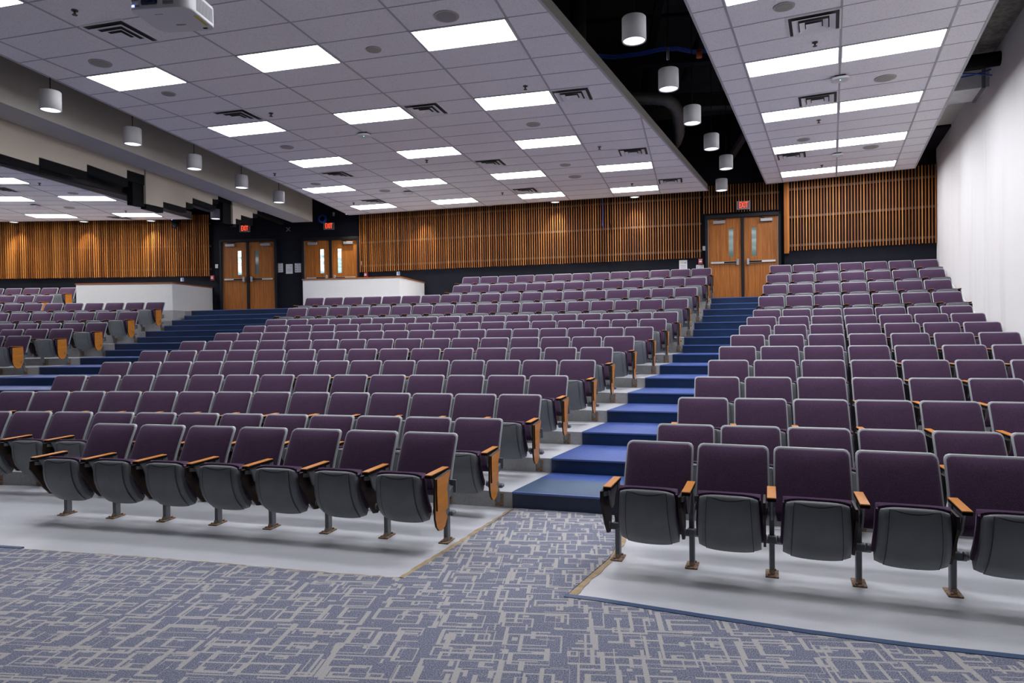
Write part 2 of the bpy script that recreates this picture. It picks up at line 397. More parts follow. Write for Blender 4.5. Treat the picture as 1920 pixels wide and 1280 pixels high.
def strip(name, pts, w, z0, z1, mat, label, cat, jag=0):
    mb = MB()
    P = [Vector((p[0], p[1])) for p in pts]; fine = []
    for a, b in zip(P[:-1], P[1:]):
        n = max(1, int((b - a).length / (.06 if jag else 5)))
        for i in range(n): fine.append(a.lerp(b, i / n))
    fine.append(P[-1]); L, Rr = [], []
    for i, p in enumerate(fine):
        d = (fine[min(i + 1, len(fine) - 1)] - fine[max(i - 1, 0)]).normalized(); n = perp(d)
        L.append(p + n * (w + jag * random.uniform(-1, 1))); Rr.append(p)
    for i in range(len(fine) - 1): mb.prism([Rr[i], Rr[i + 1], L[i + 1], L[i]], z0, z1, mat)
    return tag(mb.build(name), label, cat)
strip('adhesive_strip', MP[2:] , .022, 0, .003, MT['residue'], 'thin tan adhesive line along front edge of centre concrete pad', 'floor strip', .010)
strip('adhesive_strip', [MP[-1]] + MRt, .045, 0, .003, MT['residue'], 'tan adhesive residue between centre concrete pad and aisle carpet', 'floor strip', .010)
strip('adhesive_strip', RPt, .05, 0, .003, MT['residue'], 'tan adhesive residue along left edge of right concrete pad', 'floor strip', .012)
strip('edge_trim', [RPt[-1]] + RPb, .05, 0, .011, MT['bluetrim'], 'blue rubber trim strip along front edge of right concrete pad', 'edge trim')
strip('edge_trim', MP[:3], .04, 0, .011, MT['bluetrim'], 'short blue rubber trim strip at left end of centre pad', 'edge trim')

# tiers (stacked concrete slabs)
for j in range(1, 13):
    q0, q1, arc, A, B, E = TI[j]
    poly = [q0, q1] + arc + [A, B, E] + backpoly
    mb = MB(); mb.prism(poly, Pz(j - 1), Pz(j), MT['concrete'], side=MT['rawconc'])
    struct(mb.build('floor_tier'))

# aisle steps
def steps(label, left, right, depthdir, zoff=0):
    root = empty('aisle_steps', (*((left(1) + right(1)) / 2), 0)); tag(root, label, 'stairs')
    inv = -Vector((root.location.x, root.location.y))
    seq = []
    for j in range(1, 13):
        a, b = left(j), right(j); d = (b - a).normalized(); n = -perp(d)
        if j > 8: seq.append((a + n * .28, b + n * .28, Pz(j - 1), Pz(j - 1) + R2))
        seq.append((a, b, Pz(j - 1) + (R2 if j > 8 else 0), Pz(j)))
    for i, (a, b, z0, z1) in enumerate(seq):
        d = (b - a).normalized(); n = -perp(d)
        if i + 1 < len(seq): c0, c1 = seq[i + 1][0], seq[i + 1][1]
        else: c0, c1 = a + depthdir * 1.25, b + depthdir * 1.25
        af, bf = a + n * .012, b + n * .012
        mb = MB(); lo = .001
        front = [af, bf, b - n * .01, a - n * .01]
        mb.prism([p + inv for p in front], z0 - .002, z1 + .005, MT['riser'])
        lip = .045
        mb.prism([p + inv for p in (a + n * .024, b + n * .024, b - n * .02, a - n * .02)], z1 - .010, z1 + .007, MT['nosing_glint'])
        t0, t1 = a - n * lip, b - n * lip
        mb.prism([p + inv for p in (a, b, t1, t0)], z1 - .02, z1 + .005, MT['riser'])
        if i == 0 and len(label) and 'right' in label:
            m0, m1 = t0.lerp(c0, .62), t1.lerp(c1, .62)
            mb.prism([p + inv for p in (t0, t1, m1, m0)], z1 - .02, z1 + .005, MT['treadworn'])
            mb.prism([p + inv for p in (m0, m1, c1, c0)], z1 - .02, z1 + .005, MT['tread'])
        else:
            mb.prism([p + inv for p in (t0, t1, c1, c0)], z1 - .02, z1 + .005, MT['tread'])
        if i % 1 == 0 and (z1 - z0) > 0 and Pz(8) < z1 and abs((z1 - Pz(8)) / R2 % 2 - 1) < .1:
            mb.prism([p + inv for p in (a, b, c1 , c0)], z0 - .001, z1 - .001, MT['riser'])
        mb.build('step', root)
    return root
steps('blue vinyl steps with navy risers in the right aisle', lambda j: TI[j][3], lambda j: TI[j][4], Vector((.35, .94)))
def mleft(j): return TI[j][2][0] + Vector((-.12, .0))
steps('blue vinyl steps with navy risers in the left aisle', lambda j: TI[j][1], lambda j: mleft(j) if j < 12 else rowsM[13].pt(0, -.2) + Vector((-.12, 0)), Vector((0, 1)))

# ------------------------------------------------------------------ walls
def wallbox(name, a, b, z0, z1, mat, th=.2, side=1):
    a, b = Vector(a), Vector(b); n = perp((b - a).normalized()) * side * th
    mb = MB(); mb.prism([a, b, b + n, a + n], z0, z1, mat); o = mb.build(name); struct(o); return o
DECK = 7.4
wallbox('wall_left', (-27, 22), (-27, -7), 0, DECK, MT['greywall'], .2, -1)
wallbox('wall_back', W_L0, W_L1, 0, DECK, MT['navy'])
wallbox('wall_back', W_L1, W_M0, 0, DECK, MT['navy'])
wallbox('wall_back', W_M0, W_M2, 0, DECK, MT['navy'])
wallbox('wall_back', W_R0, W_R1 + dR * .3, 0, DECK, MT['navy'], .22)
wallbox('wall_right', W_R1, W_F, 0, 6.02, MT['white'], .2, 1)
wallbox('wall_front', (-27, -7), (12, -7), 0, DECK, MT['greywall'], .2, -1)
wallbox('wall_right', W_F, (11, .5), 0, DECK, MT['greywall'], .2, 1)
wallbox('wall_right', (11, .5), (11, -7), 0, DECK, MT['greywall'], .2, 1)
mb = MB(); mb.prism([(-28, -8), (13, -8), (13, 24), (-28, 24)], DECK, DECK + .2, MT['deck']); struct(mb.build('ceiling_deck'))
# concrete soffit above the right wall
nW = Vector((-dW.y, dW.x))
def onW(s, off=0): return W_R1 - dW * s + nW * off
mb = MB(); mb.prism([onW(2.0, -.4), onW(15, -.4), onW(15, 1.6), onW(2.0, 1.6)], 6.02, 6.5, MT['deckconc']); struct(mb.build('ceiling_soffit'))
mb = MB(); mb.prism([onW(1.95, -.05), onW(3.6, -.05), onW(3.6, 1.6), onW(1.95, 1.6)], 5.93, 6.02, MT['cream']); struct(mb.build('ceiling_soffit'))
mb = MB(); mb.prism([onW(0, .0), onW(1.95, .0), onW(1.95, 1.6), onW(0, 1.6)], 5.88, 6.0, MT['navy']); struct(mb.build('ceiling_soffit'))
# galvanised duct and black pipe above the right wall
r = empty('air_duct', (*onW(5.0, .6), 5.75)); tag(r, 'galvanised rectangular duct beside the top of the white wall', 'duct')
mb = MB(); q = Matrix.Rotation(math.atan2(nW.y, nW.x), 3, 'Z'); mb.box((0, 0, 0), (1.7, .75, .30), MT['galv'], q); mb.build('duct_body', r)
mb = MB(); mb.box((0, 0, 0), (.05, .79, .34), MT['steel'], q); mb.build('duct_flange', r).location = Vector((-nW.x, -nW.y, 0)) * .52
mb = MB(); a = onW(6.1, -.0); b = onW(6.1, 1.5); mb.cyl((a.x, a.y, 5.8), (b.x, b.y, 5.8), .11, MT['black'], 14); tag(mb.build('pipe'), 'black insulated pipe crossing under the concrete above white wall', 'pipe')
mb = MB()
for dd in (0, .08):
    P = [onW(5.75 + dd, .05 + i * .13) for i in range(12)]
    mb.tube([(p.x, p.y, 5.76 - .06 * math.sin(i * .6 + dd * 30) - dd) for i, p in enumerate(P)], .012, MT['bluecable'], 6)
tag(mb.build('cable'), 'blue data cables sagging below the black pipe by white wall', 'cable')

# slatted panels
def slats(label, a, b, z0, z1, off=.12, depth=.032, post=False, pitch=.068, wd=.020, rails=(3.80, 4.52, 5.22), railm=None):
    a, b = Vector(a), Vector(b); d = (b - a).normalized(); n = -perp(d); L = (b - a).length; ang = math.atan2(d.y, d.x)
    root = empty('slatted_wall_panel', (a.x, a.y, z0), ang); tag(root, label, 'wall panel')
    mb = MB(); N = int(L / pitch)
    for i in range(N + 1):
        x = i * pitch
        mb.box((x, -off + depth / 2, (z1 - z0) / 2 + random.uniform(-.006, .006)), (wd, depth, z1 - z0), MT['slat'])
    mb.build('slats', root)
    mb = MB()
    for zr_ in rails:
        if z0 < zr_ < z1: mb.box((L / 2, -off + depth + .012, zr_ - z0), (L, .02, .055), MT['railgrey'])
    if mb.v: mb.build('rail', root)
    if post:
        mb = MB(); mb.box((-.06, -off / 2, (z1 - z0) / 2 - .03), (.11, off + .06, z1 - z0 + .06), MT['slat']); mb.build('end_post', root)
    return root
zb = 3.61; zt = 5.5
pR = hit(1316, 485, W_M0, dMw); pL = W_M0 + dMw * .05
slats('wide cedar slat panel on the back wall behind the centre seats', pL, (pR.x, pR.y), zb, zt)
pD = W_M1 - dMw * .06
slats('short cedar slats above the right double door', Vector((pR.x, pR.y)) + dMw * .068, pD, 4.77, zt)
slats('cedar slat panel on the back wall left of the left doors', (-26.0, 21.59), W_L1 + Vector((-.06, 0)), zb - .03, zt, off=.13, depth=.05)
slats('cedar slat panel between right double door and white wall', W_R0 + dR * .12, W_R1 - dR * .03, 3.66, zt, post=True)

# ------------------------------------------------------------------ doors
def double_door(idx, p0, d, u0, u1, um, uc, label, lit, kz=Pz(12), H=2.19, bars=True):
    """ u0..u1 outer leaf edges in the photo, um centre post """
    A = hit(u0, 500, p0, d); B = hit(u1, 500, p0, d); C_ = hit(um, 500, p0, d)
    d = Vector(d).normalized(); ang = math.atan2(d.y, d.x)
    root = empty('door_%d' % idx, (A.x, A.y, kz), ang); root['kind'] = 'structure'; tag(root, label)
    W = (Vector((B.x - A.x, B.y - A.y))).length; mid = (Vector((C_.x - A.x, C_.y - A.y))).length
    fr = MB(); fw = .07
    fr.box((-fw / 2, -.06, H / 2 + .03), (fw, .16, H + .1), MT['framepaint'], bev=.008); fr.box((W + fw / 2, -.06, H / 2 + .03), (fw, .16, H + .1), MT['framepaint'], bev=.008)
    fr.box((W / 2, -.06, H + .045), (W + 2 * fw, .16, .09), MT['framepaint'], bev=.008); fr.box((mid, -.055, H / 2), (.07, .13, H), MT['framepaint'], bev=.006)
    fr.build('door_frame', root)
    for s, (x0, x1) in enumerate(((0.005, mid - .038), (mid + .038, W - .005))):
        lf = MB(); w_ = x1 - x0
        gx = x0 + w_ * (.70 if s == 0 else .30); gw = .12; g0, g1 = 1.17, 1.92
        # leaf as four boards around the vision light
        for (bx0, bx1, bz0, bz1) in ((x0, gx - gw / 2, .01, H), (gx + gw / 2, x1, .01, H), (gx - gw / 2, gx + gw / 2, .01, g0), (gx - gw / 2, gx + gw / 2, g1, H)):
            lf.box(((bx0 + bx1) / 2, -.045, (bz0 + bz1) / 2), (bx1 - bx0, .045, bz1 - bz0), MT['doorwood'])
        leaf = lf.build('door_leaf', root)
        gl = MB(); gl.box((gx, -.045, (g0 + g1) / 2), (gw, .01, g1 - g0), MT['litglass'] if lit[s] else MT['glass'])
        gl.build('glass_pane', leaf)
        cl = MB(); cx_ = x0 + w_ * (.34 if s == 0 else .66); cl.box((cx_, -.11, H - .10), (.30, .07, .085), MT['silver'], bev=.01); cl.build('closer', leaf)
        ar = MB(); ar.bar((cx_ - .05, -.15, H - .05), (cx_ + .18 * (1 if s == 0 else -1), -.12, H - .03), .02, .015, MT['black']); ar.build('closer_arm', leaf)
        if bars:
            pb = MB(); bz = 1.02
            if s == 0: xs = (x0 + .06, x1 - .09)
            else: xs = (x0 + .09, x1 - .06)
            hx = (xs[0] + xs[1]) / 2 if True else 0
            pb.box(((xs[0] + xs[1]) / 2, -.10, bz), (xs[1] - xs[0], .05, .055), MT['alum'], bev=.008)
            pad0, pad1 = (xs[0] + (xs[1] - xs[0]) * .5, xs[1]) if s == 0 else (xs[0], xs[0] + (xs[1] - xs[0]) * .5)
            pb.box(((pad0 + pad1) / 2, -.128, bz), (pad1 - pad0, .012, .036), MT['black'])
            lx = xs[1] if s == 0 else xs[0]
            pb.box((lx, -.115, bz), (.065, .09, .17), MT['silver'], bev=.015); pb.build('panic_bar', leaf)
        hg = MB()
        hxx = x0 - .003 if s == 0 else x1 + .003
        hg.box((hxx, -.07, H / 2), (.012, .012, H - .04), MT['alum']); hg.build('hinge', leaf)
    return root
def wp(u, p0, d): return hit(u, 500, p0, d)
double_door(1, W_L1, dD, 419.5, 517.5, 467, 0, 'walnut double door left of the three notices', (1, 0))
double_door(2, W_L1, dD, 572.8, 672, 621.8, 0, 'walnut double door half hidden behind the right white booth wall', (1, 1))
double_door(3, W_M0, dMw, 1328, 1459, 1392.5, 0, 'walnut double door at the top of the right aisle', (0, 0))

def text_mesh(name, txt, size, mat, parent, loc, depth=.004, sx=1.0):
    cu = bpy.data.curves.new(name, 'FONT'); cu.body = txt; cu.size = size; cu.extrude = depth; cu.align_x = 'CENTER'; cu.align_y = 'CENTER'; cu.offset = .0
    to = bpy.data.objects.new(name + '_tmp', cu); COL.objects.link(to)
    me = bpy.data.meshes.new_from_object(to.evaluated_get(bpy.context.evaluated_depsgraph_get()))
    bpy.data.objects.remove(to); me.materials.clear(); me.materials.append(mat)
    o = bpy.data.objects.new(name, me); COL.objects.link(o); o.parent = parent; o.location = loc; o.rotation_euler = (math.pi / 2, 0, 0); o.scale.x = sx
    return o
def exit_sign(u, v, p0, d, label):
    P = hit(u, v, p0, d); d = Vector(d).normalized(); root = empty('exit_sign', (P.x, P.y, P.z), math.atan2(d.y, d.x)); tag(root, label, 'exit sign')
    mb = MB(); mb.box((0, -.05, 0), (.33, .07, .215), MT['exitbox'], bev=.008)
    for zz in (-.1, .1): mb.box((0, -.088, zz), (.33, .006, .012), MT['silver'])
    for xx in (-.16, .16): mb.box((xx, -.088, 0), (.012, .006, .215), MT['silver'])
    mb.build('housing', root)
    t_ = text_mesh('letters', 'EXIT', .22, MT['exitglow'], root, (0, -.092, -.002), .003, .50)
    return root
dDt, dMt = (dD.x, dD.y), (dMw.x, dMw.y)
exit_sign(461, 429, W_L1, dD, 'red lit EXIT sign above the left double door')
exit_sign(618, 424.5, W_L1, dD, 'red lit EXIT sign above the door behind the right booth')
exit_sign(1393.7, 385.5, W_M0 - perp(dMw) * .12, dMw, 'red lit EXIT sign over the right aisle double door')

def flat(name, u, v, p0, d, w_, h, mat, label, cat, th=.006, extra=None, off=0):
    P = hit(u, v, p0, d); d = Vector(d).normalized(); n = -perp(d) * off
    root = empty(name, (P.x + n.x, P.y + n.y, P.z), math.atan2(d.y, d.x)); tag(root, label, cat)
    mb = MB(); mb.box((0, -th / 2 - .001, 0), (w_, th, h), mat, bev=.001 if th > .02 else 0); mb.build('body' if cat != 'notice' else 'sheet', root)
    if extra: extra(root, w_, h, th)
    return root
def notice_lines(root, w_, h, th):
    mb = MB(); y = -th - .002
    mb.box((-.0, y, h * .42), (w_ * .5, .001, h * .035), MT['ink'])
    for i in range(3):
        z = h * (.22 - i * .27)
        mb.box((-w_ * .30, y, z), (w_ * .16, .001, h * .11), MT['ink'])
        for q in range(3): mb.box((w_ * .12, y, z + h * (.05 - q * .05)), (w_ * .45, .001, h * .014), MT['ink'])
    mb.build('print', root)
def notice_colour(root, w_, h, th):
    mb = MB(); y = -th - .002
    for i, m_ in enumerate((MT['inky'], MT['inky'], MT['inkb'])): mb.box((w_ * (-.26 + i * .26), y, h * .25), (w_ * .14, .001, h * .10), m_)
    for q in range(5): mb.box((0, y, h * (.05 - q * .08)), (w_ * .7, .001, h * .015), MT['ink'])
    mb.build('print', root)
flat('notice', 524.8, 502, W_L1, dD, .20, .28, MT['paper'], 'white printed notice nearest the left double door', 'notice', .004, notice_lines)
flat('notice', 542.5, 504, W_L1, dD, .215, .30, MT['paper'], 'notice in clear sleeve, middle of the three notices', 'notice', .004, notice_colour)
flat('notice', 558.7, 502, W_L1, dD, .20, .28, MT['paper'], 'white printed notice nearest the right booth wall', 'notice', .004, notice_lines)
flat('notice', 1281, 498, W_M0, dMw, .21, .30, MT['paper'], 'white notice with yellow symbols below the centre slats', 'notice', .004, notice_colour)
flat('notice', 1312.5, 500.5, W_M0, dMw, .20, .12, MT['paper'], 'small white notice under the fire alarm by right door', 'notice', .004, notice_lines)
def alarm(root, w_, h, th):
    mb = MB(); mb.box((0, -th - .012, -h * .05), (w_ * .6, .02, h * .28), MT['paper']); mb.box((0, -th - .004, h * .28), (w_ * .7, .004, h * .10), MT['paper']); mb.build('pull_handle', root)
flat('fire_alarm', 403, 521.5, W_L1, dD, .115, .15, MT['red'], 'red fire alarm pull station left of the left doors', 'fire alarm', .05, alarm, .12)
flat('fire_alarm', 687, 515, W_M0, dMw, .115, .15, MT['red'], 'red fire alarm pull station above right booth cap', 'fire alarm', .05, alarm)
flat('fire_alarm', 1313.5, 490, W_M0, dMw, .115, .15, MT['red'], 'red fire alarm pull station beside the right door', 'fire alarm', .05, alarm)
def toggleb(root, w_, h, th):
    mb = MB(); mb.box((w_ * .2, -th - .004, 0), (w_ * .4, .004, h * .8), MT['inkb']); mb.build('display', root)
def toggle(root, w_, h, th):
    mb = MB(); mb.box((0, -th - .008, 0), (w_ * .22, .014, h * .35), MT['plastic']); mb.build('toggle', root)
flat('light_switch', 407, 499, W_L1, dD, .09, .12, MT['plastic'], 'cream light switch between left slats and left door', 'light switch', .03, toggle)
flat('light_switch', 677.5, 493.5, W_M0, dMw, .09, .12, MT['plastic'], 'cream light switch at left end of centre slats', 'light switch', .03, toggle)
flat('light_switch', 1320.5, 465.5, W_M0, dMw, .085, .115, MT['plastic'], 'cream light switch beside the right door frame', 'light switch', .03, toggle)
flat('wall_outlet', 342, 524, W_L1 - dD * .01, (W_L1 - W_L0).normalized(), .10, .11, MT['paper'], 'small blue and white wall plate above left booth', 'wall plate', .02, toggleb)
flat('wall_outlet', 747, 512.5, W_M0, dMw, .10, .11, MT['paper'], 'small blue and white wall plate above right booth', 'wall plate', .02, toggleb)
flat('wall_outlet', 626, 401.5, W_L1, dD, .06, .12, MT['silver'], 'small grey plate high on black wall above second exit sign', 'wall plate', .03, toggle)
P = hit(541, 430, W_L1, dD); r_ = empty('wall_hook', (P.x, P.y, P.z), math.atan2(dD.y, dD.x)); tag(r_, 'small grey cross shaped bracket on black wall between exit signs', 'bracket')
mb = MB(); mb.bar((-.06, -.02, -.06), (.06, -.02, .06), .02, .02, MT['silver']); mb.bar((-.06, -.02, .06), (.06, -.02, -.06), .02, .02, MT['silver']); mb.build('cross_arms', r_)
P = hit(606, 411, W_L1, dD); mb = MB()
for q in range(3): mb.tube([(P.x + (.13 - q * .02) * math.cos(a_ / 10 * math.pi), P.y - .08 - q * .02, P.z + (.13 - q * .02) * math.sin(a_ / 10 * math.pi)) for a_ in range(21)], .012, MT['bluecable'], 6)
tag(mb.build('cable_coil'), 'coil of blue cable hanging on black wall by second exit sign', 'cable')

P = hit(1129, 380, W_M0 - perp(dMw) * .18, dMw); mb = MB(); mb.tube([(P.x, P.y, 5.35), (P.x + .01, P.y, 4.9), (P.x, P.y, 4.62), (P.x + .03, P.y, 4.55)], .012, MT['bluecable'], 6)
mb.tube([(P.x + .22, P.y - .06, 5.35), (P.x + .2, P.y - .06, 4.7), (P.x + .24, P.y - .06, 4.42)], .010, MT['black'], 6)
tag(mb.build('cable'), 'thin blue and black cables dangling before the centre slats', 'cable')
# ------------------------------------------------------------------ booths
def booth(label, pts, z0, zc, zt_, capw=.10):
    """ pts: left, corner, back-right in plan """
    a, c, b = [Vector(p) for p in pts]; root = empty('booth_wall', (c.x, c.y, z0)); tag(root, label, 'booth wall')
    o_ = Vector((c.x, c.y))
    n1 = perp((c - a).normalized()) * .12; n2 = perp((b - c).normalized()) * .12
    inn = c + n1 + n2
    lb = a + Vector((0, 1.6))
    mb = MB(); poly = [a, c, b, b + n2, inn, a + n1]
    mb.prism([p - o_ for p in poly], zc - z0, zt_ - z0, MT['boothwhite']); mb.build('panel', root)
    mb = MB(); mb.prism([p - o_ for p in poly], 0, zc - z0, MT['rawconc']); mb.build('base', root)
    mb = MB(); e1 = (c - a).normalized() * .02; m1 = n1.normalized() * -.02; m2 = n2.normalized() * -.02
    cap = [a + m1 - e1, c + m1 + m2, b + m2, b + n2 * 1.2, inn + n1 * .2 + n2 * .2, a + n1 * 1.2 - e1]
    mb.prism([p - o_ for p in cap], zt_ - z0, zt_ - z0 + .035, MT['capwood']); mb.build('cap', root)
    return root
booth('white booth wall with cherry cap behind the left seats', ((-12.35, 19.3), (-9.62, 19.3), (-9.42, 21.44)), Pz(11), 2.44, 3.20)
booth('white booth wall with cherry cap behind the centre seats', ((-5.76, 18.8), (-3.0, 18.3), (-2.62, 20.5)), Pz(11), 2.2, 3.20)

# ------------------------------------------------------------------ ceiling clouds
ZM, ZR, ZL = 5.315, 5.394, 5.30
def clip(p, d, poly):
    """ parameter interval of line p+t*d inside a convex polygon """
    t0, t1 = -1e9, 1e9; n = len(poly); area = sum(poly[i].x * poly[(i + 1) % n].y - poly[(i + 1) % n].x * poly[i].y for i in range(n))
    s = 1 if area > 0 else -1
    for i in range(n):
        a, b = poly[i], poly[(i + 1) % n]; e = b - a; nn = Vector((-e.y, e.x)) * s
        den = nn.dot(d); num = nn.dot(a - p)
        if abs(den) < 1e-9:
            if num > 0: return None
            continue
        t_ = num / den
        if den > 0: t0 = max(t0, t_)
        else: t1 = min(t1, t_)
    return (t0, t1) if t1 - t0 > .02 else None
def cloud(z, poly, org, ang, th=.16, gu=1.2192, gv=.6096):
    poly = [Vector(p) for p in poly]; mb = MB(); mb.prism(poly, z, z + th, MT['tile'], side=MT['fascia']); o = mb.build('ceiling'); struct(o)
    g = MB(); du, dv = unit(ang), perp(unit(ang)); org = Vector(org)
    for (d, n, sp_c, w_) in ((dv, du, gu, .026), (du, dv, gv, .014)):
        for i in range(-40, 41):
            p = org + n * (i * sp_c); c = clip(p, d, poly)
            if c:
                a, b = p + d * c[0], p + d * c[1]
                g.bar((a.x, a.y, z - .001), (b.x, b.y, z - .001), w_, .008, MT['tbar'])
    n_ = len(poly)
    for i in range(n_):
        a, b = poly[i], poly[(i + 1) % n_]; g.bar((a.x, a.y, z - .001), (b.x, b.y, z - .001), .03, .012, MT['tbar'])
    g.build('ceiling_grid', o); return o
orgM, angM = Vector((-6.0604, 8.8959)), -.263
orgR, angR = Vector((2.5011, 7.8692)), -.4394
eML = Vector((1.6, 12.0)).normalized(); eMR = Vector((4.81, 10.28)).normalized()
mBL = atz(655, 403, ZM).xy; mBR = atz(1327, 357, ZM).xy
cloudM = [mBL, mBR, mBR - eMR * 16.5, mBL - eML * 19.5 + Vector((0, 0))]
cloud(ZM, [p for p in cloudM][::-1], orgM, angM)
rBL = atz(1437, 345, ZR).xy; rBR = atz(1715, 315, ZR).xy; eRl = (rBL - atz(1285, 0, ZR).xy).normalized(); eRr = (rBR - atz(1870, 0, ZR).xy).normalized()
cloud(ZR, [rBL, rBL - eRl * 15.5, rBR - eRr * 14, rBR], orgR, angR)
lBR = Vector((-9.8, 20.95)); eL = Vector((.85, 6.85)).normalized(); angL = math.radians(4.0)
orgL = atz(108.4, 367.1, ZL).xy
cloud(ZL, [lBR, (-25, 20.95), (-25, 6), lBR - eL * 16], orgL, angL, .22)

def cell(org, ang, i, j):
    du = unit(ang); dv = perp(du); return org + du * ((i + .5) * 1.2192) + dv * ((j + .5) * .6096)
def ceiling_light(p, z, ang, label, group='rectangular ceiling light panels'):
    r = empty('ceiling_light', (p.x, p.y, z), ang); tag(r, label, 'ceiling light', group)
    f = MB()
    for s in (-1, 1):
        f.box((0, s * .293, -.006), (1.20, .018, .012), MT['fixframe']); f.box((s * .593, 0, -.006), (.02, .60, .012), MT['fixframe'])
    f.box((0, 0, .0), (1.18, .58, .004), MT['fixframe']); f.build('frame', r)
    d = MB(); d.box((0, 0, -.006), (1.166, .568, .006), MT['diffuser']); d.build('diffuser', r)
    return r
rowname = {-11: 'row behind the camera', -7: 'row over the stage', -3: 'row nearest the stage', 1: 'second row from the stage', 5: 'third row from the stage', 9: 'fourth row from the stage', 13: 'fifth row from the stage', 17: 'row nearest back wall'}
for (js, cols) in (((-3, 1, 5, 9), (0, 2, 4)), ((13, 17), (-1, 1, 3, 5))):
    for j in js:
        for q, i in enumerate(cols):
            nm = {0: 'leftmost', 1: 'second from left', 2: 'third from left', 3: 'fourth from left'}[q]
            ceiling_light(cell(orgM, angM, i, j), ZM, angM, 'white panel light in centre ceiling, %s in %s' % (nm, rowname[j]))
for j, nm in ((-5, 'added unseen over the stage edge'), (-1, 'cut by photo top'), (3, 'second row'), (7, 'third row'), (11, 'fourth row'), (15, 'row nearest back wall')):  # the unseen pair over the stage edge is added for its light
    for i in (0, 1):
        ceiling_light(cell(orgR, angR, i, j), ZR, angR, 'white panel light in right ceiling, %s, %s of the pair' % (nm, ('left', 'right')[i]))
for (u, v, nm) in ((164, 371.5, 'largest in view'), (258, 402.3, 'beside the wall camera'), (97, 404.5, 'back row by the left slats'), (8, 372, 'cut by left photo edge'), (-150, 372, 'off to the left'), (-70, 405, 'further left'), (-10, 338, 'upper one at photo edge'), (-260, 404, 'far left back')):
    P = atz(u, v, ZL); ceiling_light(P.xy, ZL, angL, 'white panel light in left ceiling, %s' % nm)
for x_, y_, nm in ((-13.5, 11.0, 'near'), (-16.5, 11.0, 'far'), (-13.9, 7.6, 'stage end')): ceiling_light(Vector((x_, y_)), ZL, angL, 'white panel light in left ceiling, %s one behind the partition' % nm)

def vent(u, v, z, ang, label):
    P = atz(u, v, z); r = empty('air_vent', (P.x, P.y, z), ang); tag(r, label, 'air vent', 'square ceiling air diffusers')
    f = MB()
    for s in (-1, 1):
        f.box((0, s * .29, -.006), (.60, .02, .012), MT['ventmetal']); f.box((s * .29, 0, -.006), (.02, .56, .012), MT['ventmetal'])
    f.box((0, 0, -.001), (.57, .57, .004), MT['ventdark']); f.build('frame', r)
    for q, (o_, i_, zz) in enumerate(((.240, .172, .030), (.158, .100, .040), (.088, 0, .048))):
        l = MB(); vs = [(x * o_, y * o_, -.008 - zz * .8) for x, y in ((-1, -1), (1, -1), (1, 1), (-1, 1))] + [(x * i_, y * i_, -.004 - zz * .35) for x, y in ((-1, -1), (1, -1), (1, 1), (-1, 1))] if i_ else [(x * o_, y * o_, -.040) for x, y in ((-1, -1), (1, -1), (1, 1), (-1, 1))] + [(x * .01, y * .01, -.022) for x, y in ((-1, -1), (1, -1), (1, 1), (-1, 1))]
        l.add(vs, [(0, 1, 5, 4), (1, 2, 6, 5), (2, 3, 7, 6), (3, 0, 4, 7)] + ([] if i_ else [(4, 5, 6, 7)]), MT['ventmetal']); l.build('louvre', r)
    return r
for u, v, nm in ((227, 62, 'beside the projector'), (447, 216.5, 'left, behind the second light row'), (799, 205, 'middle, beside third light row'), (1073, 178, 'right, near the fascia'), (633, 327, 'left, ahead of fifth light row'), (920, 305, 'middle, ahead of fifth light row'), (1187, 284, 'right, ahead of fifth light row'), (701, 377, 'leftmost at the back'), (985, 356.5, 'middle at the back'), (1257, 338.5, 'rightmost at the back')):
    vent(u, v, ZM, angM, 'grey square air diffuser in centre ceiling, ' + nm)
for u, v, nm in ((1526, 43, 'nearest the stage'), (1533, 185.5, 'second from the stage'), (1484, 291.5, 'nearest the back wall')):
    vent(u, v, ZR, angR, 'grey square air diffuser in right ceiling, ' + nm)
for u, v, nm in ((0, 355, 'cut by photo edge'), (224, 408, 'beside the wall camera')): vent(u, v, ZL, angL, 'grey square air diffuser in left ceiling, ' + nm)
def disc(name, u, v, z, r0, label, cat, group, core=True):
    P = atz(u, v, z); r = empty(name, (P.x, P.y, z)); tag(r, label, cat, group)
    f = MB(); f.cyl((0, 0, 0), (0, 0, -.012), r0, MT['offwhite'], 28, r0 * .96); f.build('trim_ring', r)
    if core: g = MB(); g.cyl((0, 0, -.010), (0, 0, -.016), r0 * .78, MT['silver'] if core == 2 else MT['fascia'], 24); g.build('grille', r)
for u, v, z, r0, c, nm in ((188, 118, ZM, .14, 1, 'in front of the leftmost light'), (316, 175.5, ZM, .10, 1, 'behind the leftmost near light'), (837, 30, ZM, .15, 2, 'centre top, largest'), (700.5, 92.5, ZM, .10, 1, 'between the two near lights'), (538, 275.5, ZM, .13, 1, 'left of the fourth light row'), (1000, 233, ZM, .125, 1, 'right of the fourth light row'), (592, 344.5, ZM, .12, 1, 'far left back'), (721.5, 357.5, ZM, .14, 1, 'beside the rear access point'), (1060, 309, ZM, .12, 1, 'right, beside fifth light row'), (1078, 331, ZM, .15, 1, 'right, near the back'),
    (1470, 12, ZR, .12, 1, 'right ceiling front'), (1660, 146, ZR, .15, 1, 'right ceiling near the access point'), (1506.5, 261.5, ZR, .12, 1, 'right ceiling left half'), (1633, 275.5, ZR, .15, 1, 'right ceiling right half'), (137, 362, ZL, .12, 1, 'left ceiling beside light'), (130, 389, ZL, .14, 1, 'left ceiling back')):
    disc('ceiling_speaker', u, v, z, r0, 'round off-white ceiling speaker, ' + nm, 'ceiling speaker', 'round ceiling speakers', c)
